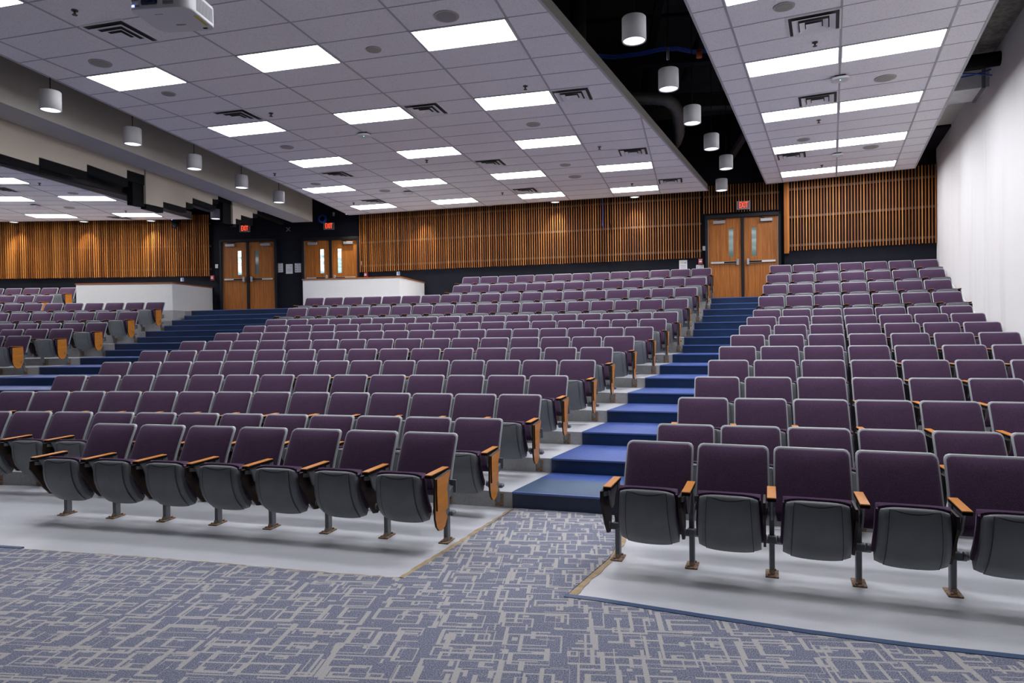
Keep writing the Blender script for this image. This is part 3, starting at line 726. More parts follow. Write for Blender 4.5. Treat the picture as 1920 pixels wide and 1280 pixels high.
def sprinkler(u, v, z, nm):
    P = atz(u, v, z); r = empty('sprinkler', (P.x, P.y, z)); tag(r, 'small brass sprinkler head in ' + nm, 'sprinkler', 'ceiling sprinkler heads')
    f = MB(); f.cyl((0, 0, 0), (0, 0, -.01), .035, MT['brass'], 14); f.build('escutcheon', r)
    f = MB(); f.cyl((0, 0, -.01), (0, 0, -.05), .012, MT['brass'], 10); f.cyl((0, 0, -.05), (0, 0, -.055), .028, MT['brass'], 12); f.build('head', r)
for u, v, nm in ((140, 19, 'centre ceiling top left'), (508, 212, 'centre ceiling behind second light row'), (985, 161, 'centre ceiling by the right vent'), (515, 325, 'centre ceiling left edge'), (800, 300, 'centre ceiling middle'), (1124, 275, 'centre ceiling near right vent'), (663, 380, 'centre ceiling back left'), (942, 361, 'centre ceiling back middle'), (1185, 344, 'centre ceiling back right')): sprinkler(u, v, ZM, nm)
for u, v, nm in ((1528, 79, 'right ceiling front'), (1535, 225, 'right ceiling middle'), (1541, 309.5, 'right ceiling back')): sprinkler(u, v, ZR, nm)
for u, v, nm in ((74, 343, 'left ceiling front'), (236, 395, 'left ceiling back')): sprinkler(u, v, ZL, nm)
def ap(u, v, z, ang, nm, led='led'):
    P = atz(u, v, z); r = empty('wifi_access_point', (P.x, P.y, z), ang); tag(r, 'white wireless access point in ' + nm, 'access point', 'ceiling access points')
    f = MB(); f.box((0, 0, -.012), (.15, .15, .024), MT['black']); f.build('mount', r)
    f = MB(); n = 28; o_ = []
    for s_, zz in ((.9, -.024), (1, -.032), (1, -.05), (.9, -.06)):
        o_.append([(s_ * .12 * math.copysign(abs(math.cos(a)) ** .55, math.cos(a)), s_ * .12 * math.copysign(abs(math.sin(a)) ** .55, math.sin(a)), zz) for a in [2 * math.pi * k / n for k in range(n)]])
    vs = sum(o_, []); f.add(vs, [(q * n + k, q * n + (k + 1) % n, (q + 1) * n + (k + 1) % n, (q + 1) * n + k) for q in range(3) for k in range(n)], MT['plastic'], True)
    f.add(vs, [tuple(range(n))[::-1], tuple(range(3 * n, 4 * n))], MT['plastic']); f.build('body', r)
    f = MB(); f.cyl((0, -.03, -.058), (0, -.03, -.063), .006, MT[led], 8); f.build('indicator', r)
ap(683.5, 250, ZM, angM, 'middle of centre ceiling'); ap(764.5, 359, ZM, angM, 'centre ceiling near the back')
ap(1575.5, 143.5, ZR, angR, 'right ceiling nearest the stage'); ap(1570.5, 287.5, ZR, angR, 'right ceiling near the back'); ap(66, 384, ZL, angL, 'left ceiling', 'ledb')

# ------------------------------------------------------------------ pendants
def pendant(u, v, z, label, top, watts, group, dia=.267, spot=math.radians(75), depth=None):
    P = atz(u, v, z)
    if depth: q = ray(u, v); P = Vector((q[0], q[1], q[2])) * (depth / q[1]); P.z += CH; z = P.z
    r = empty('pendant_light', (P.x, P.y, z)); tag(r, label, 'pendant light', group)
    R_ = dia / 2; H_ = dia * 1.0
    f = MB(); n = 36
    prof = [(R_ * .90, .015), (R_ * .94, 0), (R_, .004), (R_, H_ - .01), (R_ - .008, H_), (.012, H_)]
    f2 = []
    for rr, zz in prof: f2 += [(rr * math.cos(2 * math.pi * k / n), rr * math.sin(2 * math.pi * k / n), zz) for k in range(n)]
    f.add(f2, [(q * n + k, q * n + (k + 1) % n, (q + 1) * n + (k + 1) % n, (q + 1) * n + k) for q in range(len(prof) - 1) for k in range(n)], MT['pendwhite'], True)
    f.build('shade', r)
    f = MB(); f.cyl((0, 0, .012), (0, 0, .016), R_ * .90, MT['lampglow'], 30); f.build('lens', r)
    if top > z + H_ + .02:
        f = MB(); f.cyl((0, 0, H_), (0, 0, top - z), .006, MT['black'], 8); f.build('rod', r)
    ld = bpy.data.lights.new('lamp', 'SPOT'); ld.energy = watts; ld.spot_size = spot; ld.spot_blend = 1.0; ld.shadow_soft_size = .06; ld.color = (1.0, .88, .70) if depth else (1.0, .95, .88)
    lo = bpy.data.objects.new('lamp', ld); COL.objects.link(lo); lo.parent = r; lo.location = (0, 0, -.01)
for i, (u, v) in enumerate(((95, 207.5), (249, 271), (364.5, 317.5), (453, 352.5), (523, 380))):
    pendant(u, v, 4.85, 'white cylinder pendant before the beige bulkhead, %s from the left' % ORD[i + 1], 6.4, PEND_W, 'pendants along the left bulkhead')
for i, (u, v) in enumerate(((1189, 78), (1253.5, 168), (1298, 232), (1334, 280), (1361.5, 317), (1353, 357.5))):
    pendant(u, v, 4.90, 'white cylinder pendant in the dark ceiling gap, %s from the stage' % ORD[i + 1], DECK - .02, PEND_W, 'pendants in the open ceiling gap')
for i, (u, v) in enumerate(((655, 402), (790, 393), (1041, 379.5), (1190, 370))):
    pendant(u, v, 5.16, 'white cylinder downlight before the centre slats, %s from the left' % ORD[i + 1], DECK - .02, SPOT_W, 'downlights along the centre slats', .25, math.radians(88), (20.72, 20.12, 19.05, 18.42)[i])
pendant(917, 385, 5.16, 'unlit looking grey cylinder downlight before the centre slats', DECK - .02, 4, 'downlights along the centre slats', .25, depth=19.5)
for i, (u, v) in enumerate(((-110, 418), (26, 417), (157, 416), (283, 414.5))):
    nm = ('%s from the left' % ORD[i]) if i else 'beyond photo edge'
    pendant(u, v, 5.10, 'white cylinder downlight before the left slats, ' + nm, DECK - .02, SPOT_W, 'downlights along the left slats', .25, math.radians(88), 21.12)
pendant(404.5, 410.5, 4.95, 'white cylinder pendant beyond the partition near left doors', 5.9, PEND_W, 'pendants along the left bulkhead')
for i, (u, v) in enumerate(((1640, 300), (1530, 322))):
    P_ = atz(u, v, 5.2)

# ------------------------------------------------------------------ bulkhead + partition remnant
ZB = 5.05
b0 = atz(0, 191, ZB).xy; b1 = atz(586, 415.6, ZB).xy; dB = (b1 - b0).normalized(); nB = perp(dB)
t0 = atz(0, 222, ZB).xy; wB = (t0 - b0).dot(nB)
s0 = b0 - dB * 9
mb = MB(); mb.prism([s0, b1, b1 + nB * wB, s0 + nB * wB], ZB, 6.9, MT['beige']); struct(mb.build('ceiling_bulkhead'))
mb = MB(); mb.prism([s0 + nB * (wB + .9), b1 + nB * (wB + .9), b1 + nB * (wB + 1.15), s0 + nB * (wB + 1.15)], ZB + .35, 6.9, MT['beige']); struct(mb.build('ceiling_bulkhead'))
mb = MB(); mb.prism([s0 + nB * (wB + .12), b1 - dB*1.2 + nB * (wB + .12), b1 - dB*1.2 + nB * (wB + .9), s0 + nB * (wB + .9)], ZB + .45, ZB + .55, MT['deck']); struct(mb.build('ceiling_pocket'))
pt0 = b0 + nB * (wB + .01)
def pp(u, v, off=0):
    P = hit(u, v, pt0 + nB * off, dB); return Vector(((P.xy - pt0).dot(dB), P.z))
def hang(name, pts, off, th, mat, parent, ext=None):
    Q = [pp(*p, off) for p in pts]
    mb = MB(); n = len(Q)
    vs = [pt0 + dB * q.x + nB * off for q in Q] + [pt0 + dB * q.x + nB * (off + th) for q in Q]
    vs3 = [(v.x, v.y, Q[i % n].y) for i, v in enumerate(vs)]
    mb.add(vs3, [tuple(range(n)), tuple(range(n, 2 * n))[::-1]] + [(i, (i + 1) % n, n + (i + 1) % n, n + i) for i in range(n)], mat)
    return mb.build(name, parent)
root = empty('folding_partition'); tag(root, 'beige partition panels with stepped black lower edges hanging beside the bulkhead', 'partition')
p1 = [(-120, 178), (0, 221.5), (270.5, 317.3), (270, 327.8), (238, 318), (238, 334), (163, 307.5), (163, 321.6), (73, 294.4), (73, 309.4), (0, 287.8), (-120, 250)]
p2 = [(273, 318), (408.8, 367.3), (408.8, 374), (398.4, 372), (398.4, 383.8), (361, 370.6), (361, 381.9), (348.4, 378), (348.4, 389.4), (306, 377.8), (306, 389), (273.8, 381.6)]
p3 = [(436, 377), (482.4, 394), (482.4, 401), (473.8, 398.8), (473.8, 409), (451.9, 402.9), (451.9, 412), (442, 409.4), (442, 420), (436.9, 419.4)]
for p in (p1, p2, p3): hang('panel', p, 0, .09, MT['panelfab'], root)
rails = [((-120, 252), (73, 310), 11), ((73, 296), (163, 322.5), 13), ((163, 309), (240, 335), 15), ((238, 319), (271, 329), 18),
         ((274, 382), (306, 390), 9), ((306, 379), (349, 391), 8), ((348, 379), (362, 384), 8), ((361, 372), (399, 385), 8), ((398, 373), (409, 376), 6), ((408, 367), (436, 378), 7),
         ((437, 419), (443, 421), 5), ((442, 410), (452, 413), 8), ((452, 404), (474, 411), 12), ((474, 400), (483, 402), 6), ((482, 394), (532, 415), 6)]
for (a, b, h) in rails: hang('track_rail', [a, b, (b[0], b[1] + h), (a[0], a[1] + h)], .03, .12, MT['black'], root)
hang('track_rail', [(-120, 262), (270, 352), (270, 372), (-120, 276)], .30, .12, MT['deck'], root)
hang('jamb', [(248, 328), (272, 330), (273, 388), (249, 384)], .05, .12, MT['black'], root)
hang('jamb', [(418, 376), (436, 379), (437, 421), (418, 417)], .05, .08, MT['black'], root)
# dark duct behind partition
mb = MB(); a = pt0 + nB * .55 + dB * -3; b = pt0 + nB * .55 + dB * 7.2
mb.cyl((a.x, a.y, 4.98), (b.x, b.y, 4.98), .2, MT['duct'], 16); tag(mb.build('air_duct'), 'dark round duct seen through gap above partition panels', 'duct')
# wall camera
P = atz(334, 409, 5.25); P = Vector((P.x, 21.2, 5.30)); P.x = -(960 - 334) / F * 21.2 * 1.0
r = empty('security_camera', P); r.scale = (1.5, 1.5, 1.4); tag(r, 'small black dome camera hanging before the left slats', 'camera')
mb = MB(); mb.box((0, 0, .0), (.16, .12, .06), MT['black'], bev=.01); mb.cyl((0, 0, -.02), (0, 0, -.10), .05, MT['black'], 16); mb.build('body', r)
mb = MB(); mb.cyl((0, -.02, -.10), (0, -.05, -.17), .05, MT['deck'], 16, .035); mb.build('camera_lens', r)
mb = MB(); mb.cyl((0, 0, .02), (0, 0, .6), .012, MT['black'], 8); mb.build('mount_pole', r)
mb = MB(); mb.cyl((-.05, -.06, .01), (-.05, -.066, .01), .008, MT['ledb'], 8); mb.build('indicator', r)

# ------------------------------------------------------------------ open ceiling gap: duct, truss, cables
def beam(name, a, b, w_, h, mat, label, cat):
    mb = MB(); mb.bar(a, b, w_, h, mat); return tag(mb.build(name), label, cat)
def g3(u, v, z): return atz(u, v, z)
mb = MB(); pts = []
for (u, v, y_) in ((1150, 184, 12.4), (1190, 184, 12.4), (1225, 184, 12.4), (1248, 186, 12.4), (1262, 194, 12.6), (1270, 208, 12.9), (1273, 228, 13.3), (1273, 250, 14.0), (1267, 268, 15.0), (1250, 284, 16.2)):
    q = ray(u, v); tt = y_ / q[1]; pts.append(Vector((q[0] * tt, y_, CH + q[2] * tt)))
fine = []
for i in range(len(pts) - 1):
    for s in range(6): fine.append(pts[i].lerp(pts[i + 1], s / 6))
mb.tube(fine, .115, MT['duct'], 14, .05); mb.bar((fine[20].x, fine[20].y, fine[20].z), (fine[20].x, fine[20].y, DECK), .03, .01, MT['black']); tag(mb.build('flexible_duct'), 'black ribbed flexible duct bending down in the ceiling gap', 'duct')
def gapline(name, pa, pb, z, r0, mat, label, cat):
    a, b = atz(*pa, z), atz(*pb, z); mb = MB(); mb.bar(a, b, r0, r0, mat); return tag(mb.build(name), label, cat)
gapline('roof_beam', (1030, 46), (1370, 20), 6.9, .05, MT['black'], 'thin black roof strut nearest the stage in gap', 'beam')
gapline('roof_beam', (1100, 120), (1400, 104), 6.7, .22, MT['navy'], 'dark blue grey roof beam with blue cables on top', 'beam')
gapline('roof_beam', (1200, 196), (1420, 186), 6.6, .3, MT['deck'], 'dark roof beam behind the flexible duct', 'beam')
a, b = atz(1240, -20, 6.9), atz(1205, 178, 6.9); beam('roof_truss', a, b, .12, .14, MT['black'], 'black diagonal truss member between the first two gap pendants', 'truss')
a, b = atz(1330, 20, 6.9), atz(1280, 150, 6.9); beam('roof_truss', a, b, .07, .08, MT['black'], 'thin black diagonal truss member by right ceiling edge', 'truss')
a, b = atz(1398, 250, 6.0), atz(1340, 345, 6.0); beam('roof_truss', a, b, .12, .12, MT['deck'], 'dark diagonal strut behind the farthest gap pendants', 'truss')
a = atz(1083, -10, 7.2); b = atz(1085, 62, 6.4); mb = MB(); mb.cyl((a.x, a.y, 7.3), (a.x, a.y, 5.5), .13, MT['duct'], 14); tag(mb.build('pipe'), 'dark vertical pipe beside the centre ceiling fascia', 'pipe')
mb = MB()
for dz in (0, .05, .1):
    A_ = [(1100, 106), (1150, 110), (1200, 104), (1240, 95), (1270, 94), (1300, 100), (1350, 96)]
    mb.tube([atz(u, v - dz * 60, 6.55) for u, v in A_], .012, MT['bluecable'], 6)
tag(mb.build('cable'), 'blue data cables lying along the dark roof beam', 'cable')
mb = MB(); A_ = atz(1311, 108, 6.3); mb.cyl(A_, A_ + Vector((0, 0, .14)), .05, MT['orange'], 12); tag(mb.build('drop_pipe'), 'small orange drop pipe under the cabled roof beam', 'pipe')
mb = MB(); A_ = atz(1252, 112, 6.2); mb.cyl(A_, A_ + Vector((0, 0, .2)), .025, MT['fixframe'], 10); tag(mb.build('hanger'), 'short white hanger above second gap pendant', 'hanger')

# ------------------------------------------------------------------ projector
dF = unit(math.radians(-6.5)); zp = 4.32
P = atz(242, 19, zp); root = empty('projector', (P.x, P.y, zp), math.radians(-6.5)); tag(root, 'white ceiling projector with glowing blue lens at top left', 'projector')
def rrect(x0, x1, y0, y1, rf, rb, n=8):
    pts = []
    for (cx_, cy_, r_, a0) in ((x1 - rf, y0 + rf, rf, -90), (x1 - rb, y1 - rb, rb, 0), (x0 + rb * 1.6, y1 - rb * 1.6, rb * 1.6, 90), (x0 + rf * .4, y0 + rf * .4, rf * .4, 180)):
        for i in range(n + 1):
            a = math.radians(a0 + 90 * i / n); pts.append((cx_ + r_ * math.cos(a), cy_ + r_ * math.sin(a)))
    return pts
W_, Dp = .50, .43
body = rrect(0, W_, 0, Dp, .09, .06)
mb = MB(); inner_ = [((x - W_ / 2) * .985 + W_ / 2, (y - Dp / 2) * .985 + Dp / 2) for x, y in body]
n = len(body); vs = [(x, y, 0) for x, y in inner_] + [(x, y, .012) for x, y in body] + [(x, y, .155) for x, y in body] + [(x, y, .17) for x, y in inner_]
mb.add(vs, [tuple(range(n))[::-1], tuple(range(3 * n, 4 * n))], MT['plastic']); mb.add(vs, [(q * n + i, q * n + (i + 1) % n, (q + 1) * n + (i + 1) % n, (q + 1) * n + i) for q in range(3) for i in range(n)], MT['plastic'], True)
mb.build('body', root)
mb = MB(); mb.box((.175, -.004, .09), (.14, .02, .12), MT['lens'], bev=.009); mb.build('lens_housing', root)
mb = MB(); mb.cyl((.175, -.014, .10), (.175, -.03, .10), .048, MT['lens'], 28); mb.cyl((.175, -.03, .10), (.175, -.034, .10), .036, MT['lensblue'], 24); mb.build('lens', root)
mb = MB()
for i in range(12): mb.box((.335, -.002, .03 + i * .01), (.09, .006, .0035), MT['silver'])
mb.build('front_grille', root)
mb = MB()
for i in range(26): mb.box((W_ - .001, .13 + i * .0095, .085), (.006, .004, .12), MT['silver'])
mb.build('side_grille', root)
mb = MB(); mb.box((W_ - .035, .25, -.001), (.022, .18, .003), MT['yellow']); mb.build('warning_sticker', root)
mb = MB(); mb.box((W_ - .075, .385, -.002), (.035, .016, .006), MT['black']); mb.box((.19, .10, -.001), (.07, .007, .002), MT['silver']); mb.build('underside_slot', root)
mb = MB()
for i in range(5): mb.box((.03 + i * .013, -.003, .028), (.006, .005, .014), MT['ledb'] if i < 2 else MT['silver'])
mb.build('status_light', root)
text_mesh('brand_mark', 'EPSON', .028, MT['ink'], root, (.26, .30, -.001), .0005).rotation_euler = (math.pi, 0, 0)
text_mesh('brand_mark', 'EPSON', .022, MT['ink'], root, (.055, -.001, .075), .0005)
mb = MB(); mb.cyl((.25, .22, .17), (.25, .22, ZM - zp), .025, MT['plastic'], 14); mb.box((.25, .22, .18), (.2, .2, .02), MT['plastic']); mb.build('mount_pole', root)

# ------------------------------------------------------------------ seats
def rounded_slab(mb, yfn, z0, z1, wb, wt, r, th, mat, nz=10, puff=0, inset=0):
    """ slab following y=yfn(z), with rounded top corners; front at -y """
    cols = 10; rowsn = nz; F_, B_ = [], []
    for j in range(rowsn + 1):
        s = j / rowsn; s2 = 1 - (1 - s) ** 1.7; z = z0 + (z1 - z0) * s2; w_ = (wb + (wt - wb) * s2) / 2
        dz_ = z1 - z
        if dz_ < r: w_ -= r - math.sqrt(max(0, r * r - (r - dz_) ** 2))
        db = z - z0
        if db < r * .5: q = r * .5; w_ -= q - math.sqrt(max(0, q * q - (q - db) ** 2))
        F_.append((z, w_, s2))
    def P(i, j, front):
        z, w_, s2 = F_[j]; u = -1 + 2 * i / cols
        u = math.copysign(1 - (1 - abs(u)) ** 1.5, u)
        e = (1 - abs(u) ** 6) * (1 - abs(2 * s2 - 1) ** 8)
        y = yfn(z) - (puff * e if front else 0) + (0 if front else th)
        return (u * w_, y, z)
    N = cols + 1
    fv = [P(i, j, True) for j in range(rowsn + 1) for i in range(N)]; bv = [P(i, j, False) for j in range(rowsn + 1) for i in range(N)]
    nf = len(fv); fs = []
    for j in range(rowsn):
        for i in range(cols):
            a = j * N + i; fs.append((a, a + 1, a + N + 1, a + N)); fs.append((nf + a, nf + a + N, nf + a + N + 1, nf + a + 1))
    mb.add(fv + bv, fs, mat, True)
    loop = [i for i in range(N)] + [j * N + cols for j in range(1, rowsn + 1)] + [rowsn * N + i for i in range(cols - 1, -1, -1)] + [j * N for j in range(rowsn - 1, 0, -1)]
    n_ = len(loop); mb.add(fv + bv, [(loop[k], nf + loop[k], nf + loop[(k + 1) % n_], loop[(k + 1) % n_]) for k in range(n_)], mat, False)
def yb(z): return .075 + (z - .36) * .47 + .02 * ((z - .6) / .25) ** 2
def part_back_shell():
    mb = MB(); rounded_slab(mb, lambda z: yb(z), .34, .825, .512, .500, .038, .022, MT['frame'], 12); return mb
def part_back_cushion():
    mb = MB(); rounded_slab(mb, lambda z: yb(z) - .012, .345, .813, .488, .476, .030, .016, MT['fabric'], 12, .030); return mb
prof = [(-.300, .592), (-.326, .590), (-.340, .574), (-.346, .53), (-.343, .46), (-.330, .39), (-.300, .32), (-.255, .255), (-.195, .205)]
def pl(v):
    x = v * (len(prof) - 1); i = min(int(x), len(prof) - 2); f_ = x - i
    return prof[i][0] * (1 - f_) + prof[i + 1][0] * f_, prof[i][1] * (1 - f_) + prof[i + 1][1] * f_
def pan_pt(u, v, inn=0, wadd=0):
    y, z = pl(v); w_ = .176 + .030 * v - .006 * max(0, v - .6) ** 2 / .16 + wadd
    r = .09
    if v < r: w_ -= .028 * (1 - math.sqrt(max(0, 1 - ((r - v) / r) ** 2)))
    z2 = z - .016 * v ** 4 * (1 - u * u)
    y1, z1 = pl(min(1, v + .02)); y0, z0 = pl(max(0, v - .02)); t_ = Vector((y1 - y0, z1 - z0)).normalized(); nn = Vector((-t_.y, t_.x))
    if nn.x < 0: nn = -nn
    c_ = .016 * abs(u) ** 5
    return (u * w_, y + nn.x * (inn + c_), z2 + nn.y * (inn + c_))
def part_seat_pan():
    mb = MB(); nu, nv = 12, 16
    mb.sheet(lambda a, b: pan_pt(-1 + 2 * a, b), nu, nv, MT['shell']); mb.sheet(lambda a, b: pan_pt(-1 + 2 * a, b, .05), nu, nv, MT['shell'], flip=True)
    for s in (-1, 1): mb.sheet(lambda a, b: pan_pt(s, b, .05 * a), 1, nv, MT['shell'], False, s > 0)
    mb.sheet(lambda a, b: pan_pt(-1 + 2 * a, 0, .05 * b), nu, 1, MT['frame'], False); mb.sheet(lambda a, b: pan_pt(-1 + 2 * a, 1, .05 * b), nu, 1, MT['shell'], False)
    return mb
def part_pan_inset():
    mb = MB(); nu, nv = 14, 10
    def fn(a, b):
        u = (-1 + 2 * a); top = .20 + .085 * (1 - u * u); v = top + (1.0 - top) * b
        uu = u * (.74 + .03 * b)
        return pan_pt(uu, min(v, .995), -.006)
    mb.sheet(fn, nu, nv, MT['shell'])
    def edge(pts0, da, db):
        for (a0, b0), (a1, b1) in zip(pts0[:-1], pts0[1:]):
            q = [Vector(fn(a0, b0)), Vector(fn(a1, b1)), Vector(fn(a1 + da, b1 + db)), Vector(fn(a0 + da, b0 + db))]
            for k in q: k.y -= .0012
            mb.add(q, [(0, 1, 2, 3)], MT['groove_shade'])  # flat dark ribbon in place of a shaded recess edge
    edge([(i / nu, 0) for i in range(nu + 1)], 0, .022); edge([(0, i / nv) for i in range(nv + 1)], .014, 0); edge([(.986, i / nv) for i in range(nv + 1)], .014, 0)
    return mb
def part_seat_cushion():
    mb = MB(); nu, nv = 12, 12
    def fr(a, b): x, y, z = pan_pt(-1 + 2 * a, .06 + b * .89, .046, .016); return (x, y, z + .040 * (1 - b) ** 3)
    def bk(a, b):
        u = -1 + 2 * a; e = (1 - abs(u) ** 4) * (1 - abs(2 * b - 1) ** 6)
        x, y, z = pan_pt(u, .06 + b * .86, .080 + .05 * e, .014); return (x, y, z + .060 * (1 - b))
    mb.sheet(fr, nu, nv, MT['fabric']); mb.sheet(bk, nu, nv, MT['fabric'], flip=True)
    def top(a, b):
        p, q = Vector(fr(a, 0)), Vector(bk(a, 0)); r_ = p.lerp(q, b); r_.z += .026 * math.sin(math.pi * b); return r_
    mb.sheet(top, nu, 4, MT['fabric'])
    for s in (0, 1): mb.sheet(lambda a, b: Vector(fr(s, b)).lerp(Vector(bk(s, b)), a), 2, nv, MT['fabric'], True, s == 1)
    return mb
XL = -G / 2
def part_armrest(x=XL):
    mb = MB(); mb.box((x, -.185, .602), (.056, .345, .007), MT['armwood'], bev=.002); return mb
def part_arm_base(x=XL):
    mb = MB(); mb.box((x, -.185, .588), (.055, .344, .021), MT['black'], bev=.003)
    mb.plate([(-.30, .575), (-.02, .575), (.02, .56), (-.02, .54), (-.10, .50), (-.16, .43), (-.20, .42), (-.24, .46), (-.27, .53)], x - .006, x + .006, MT['steel']); return mb
def part_side_frame(x=XL):
    mb = MB()
    mb.plate([(-.05, .575), (.005, .575), (.03, .40), (.02, .21), (-.035, .21), (-.05, .40)], x - .016, x + .016, MT['steel'])
    mb.box((x, -.01, .235), (.15, .07, .035), MT['steel'], bev=.008)
    for s in (-1, 1): mb.cyl((x + s * .03, -.12, .275), (x + s * .058, -.12, .275), .026, MT['steel'], 12)
    mb.bar((x, -.13, .27), (x, -.0, .25), .05, .04, MT['steel']); 
    mb.bar((x, .0, .36), (x, .12, .40), .03, .05, MT['steel']); mb.box((x, yb(.42) + .012, .42), (.07, .016, .10), MT['steel']); return mb
tabL = [(-.345, .565), (-.35, .49), (-.30, .42), (-.22, .30), (-.15, .225), (-.09, .215), (-.05, .25), (-.045, .34), (-.08, .45), (-.10, .565)]
def part_tablet(x=XL):
    mb = MB(); mb.plate(tabL, x - .052, x - .036, MT['black'], MT['brown']); mb.bar((x - .03, -.31, .54), (x - .03, -.08, .50), .012, .03, MT['silver']); return mb
tabR = [(-.345, .575), (-.352, .47), (-.356, .36), (-.35, .27), (-.325, .205), (-.28, .165), (-.225, .155), (-.165, .175), (-.125, .225), (-.105, .29), (-.10, .37), (-.118, .45), (-.10, .51), (-.06, .555), (-.045, .59)]
leafR = [(-.342, .572), (-.345, .47), (-.34, .33), (-.25, .345), (-.17, .42), (-.135, .50), (-.09, .565), (-.085, .586)]
def part_tablet_right(x=-XL):
    mb = MB(); mb.plate(tabR, x + .040, x + .056, MT['brown'], MT['armwood']); return mb
tabP = [(-.36, .575), (-.36, .30), (-.335, .22), (-.28, .165), (-.205, .148), (-.13, .165), (-.075, .22), (-.05, .30), (-.05, .588)]
def part_tablet_plain(x=-XL):
    mb = MB(); mb.plate(tabP, x + .040, x + .056, MT['brown'], MT['armwood']); return mb
def part_tablet_leaf(x=-XL):
    mb = MB(); mb.plate(leafR, x + .059, x + .070, MT['brown'], MT['armwood']); return mb
def part_leg(x=XL):
    mb = MB(); mb.box((x, .0, .115), (.036, .066, .23), MT['steel'], bev=.006); return mb
def part_foot(x=XL):
    mb = MB(); mb.box((x, -.01, .005), (.085, .15, .010), MT['rust'], bev=.002)
    for s in (-1, 1): mb.cyl((x + .018 * s, -.01 + s * .055, .008), (x + .018 * s, -.01 + s * .055, .022), .009, MT['rust'], 8)
    mb.bar((x, -.05, .012), (x, -.02, .05), .03, .006, MT['rust']); return mb
def part_bracket(x=XL):
    mb = MB(); mb.bar((x, -.01, .225), (x, .085, .07), .034, .05, MT['steel']); return mb
def part_riser_plate(x=XL):
    mb = MB(); mb.box((x + .0, .098, .075), (.085, .022, .12), MT['rust'], bev=.002)
    for s in (-1, 1): mb.cyl((x + .03, .087, .075 + s * .035), (x + .03, .08, .075 + s * .035), .008, MT['rust'], 8)
    return mb
def proto(kind):
    """ kind: floor / riser ; ends L (extra left nothing), R extra right standard """
    r = empty('auditorium_seat')
    part_back_shell().build('back_shell', r); part_back_cushion().build('back_cushion', r)
    part_seat_cushion().build('seat_cushion', r); pan = part_seat_pan().build('seat_pan', r); part_pan_inset().build('pan_inset', pan)
    def std(x, right=False):
        part_armrest(x).build('armrest', r); part_arm_base(x).build('arm_base', r); part_side_frame(x).build('side_frame', r)
        if 'floor' in kind: part_leg(x).build('leg', r); part_foot(x).build('foot_plate', r)
        else: part_bracket(x).build('bracket', r); part_riser_plate(x).build('riser_plate', r)
        if right and 'plain' in kind: part_tablet_plain(x).build('tablet', r)
        elif right: tb = part_tablet_right(x).build('tablet', r); part_tablet_leaf(x).build('tablet_leaf', tb)
        else: part_tablet(x).build('tablet', r)
    std(XL)
    if 'end' in kind: std(-XL, 'wall' not in kind)
    return r
PROTO = {k: proto(k) for k in ('floor', 'floor_end', 'riser', 'riser_end', 'riser_end_plain', 'riser_end_wall')}
used = set()
KIDS = {}
for k, r in PROTO.items():
    KIDS[k] = [(c, list(c.children)) for c in r.children]
def place(kind, p, ang, z, label, group):
    src = PROTO[kind]
    if kind not in used: used.add(kind); r = src
    else:
        r = src.copy(); COL.objects.link(r)
        for c, gs in KIDS[kind]:
            n_ = c.copy(); COL.objects.link(n_); n_.parent = r
            for g_ in gs: m_ = g_.copy(); COL.objects.link(m_); m_.parent = n_
    r.location = (p.x, p.y, z); r.rotation_euler.z = ang
    tag(r, label, 'seat', group)
SEATS = []      # (distance, kind, pos, ang, z, label, group)
def add_row(block, k, row, t0, t1, n, z, order='left', first=True, endk=None, base='riser', cnt_from=1):
    """ t0..t1: positions along the back-top line of the outer corners of first and last back """
    pitch = (t1 - t0 + .055) / n
    for i in range(n):
        t = t0 - .0275 + pitch * (i + .5); ang = row.ang(t); nn = perp(unit(ang)); P = row.pt(t) - nn * BT
        kind = base + ('_' + endk if (i == n - 1 and endk) else '')
        if order == 'left': w_ = '%s from left' % ORD[i + cnt_from]
        else: w_ = '%s from the aisle' % ORD[n - i]
        if n > 1 and i == n - 1 and order == 'left' and endk == 'end': w_ = 'at the right aisle end'
        rown = 'front row' if k == 1 else ('back row' if k == 14 else '%s row' % ORD[k])
        SEATS.append((math.hypot(P.x, P.y), kind, P, ang, z, 'purple folding seat, %s, %s of %s block' % (w_, rown, block), '%s block seats' % block))
        # no seat's flip state is invented
def tpos(row, u, v):
    P = hit(u, v, row.pl + row.n * 0, row.d)   # chord
    t = (P.xy - row.pl).dot(row.d)
    for _ in range(3):
        b = row.pt(t) - row.pl - row.d * t
        P = hit(u, v, row.pl + b, row.d); t = (P.xy - row.pl).dot(row.d)
    return t
PXRL = {2: (1233, 794.5), 3: (1271, 745), 4: (1302.2, 704.5), 5: (1327, 673.6), 6: (1347.4, 647.2), 7: (1369.2, 626.5), 8: (1386, 607.8), 9: (1400.8, 592.3), 10: (1412.8, 580.4), 11: (1423, 556.9), 12: (1431.2, 534.4), 13: (1437.9, 514.9), 14: (1444, 496.4)}
cc = lambda x, y: (x / 2.977 + 1280, y / 2.977 + 400)
PXRR = {7: cc(1880, 648), 8: cc(1772, 592), 9: cc(1683, 545), 10: cc(1610, 507), 11: cc(1550, 430), 12: cc(1492, 364), 13: cc(1455, 302), 14: cc(1418, 243)}
PXML = {3: (3.4, 731), 4: (105.8, 700.6), 5: (194, 678), 6: (265.4, 658), 7: (341.6, 640), 8: (406.5, 624.4), 9: (459.2, 611.6), 10: (501.2, 600.9), 11: (541.5, 580.7), 12: (575.4, 562.2), 13: (852.3, 537.7), 14: (869.4, 521.6)}
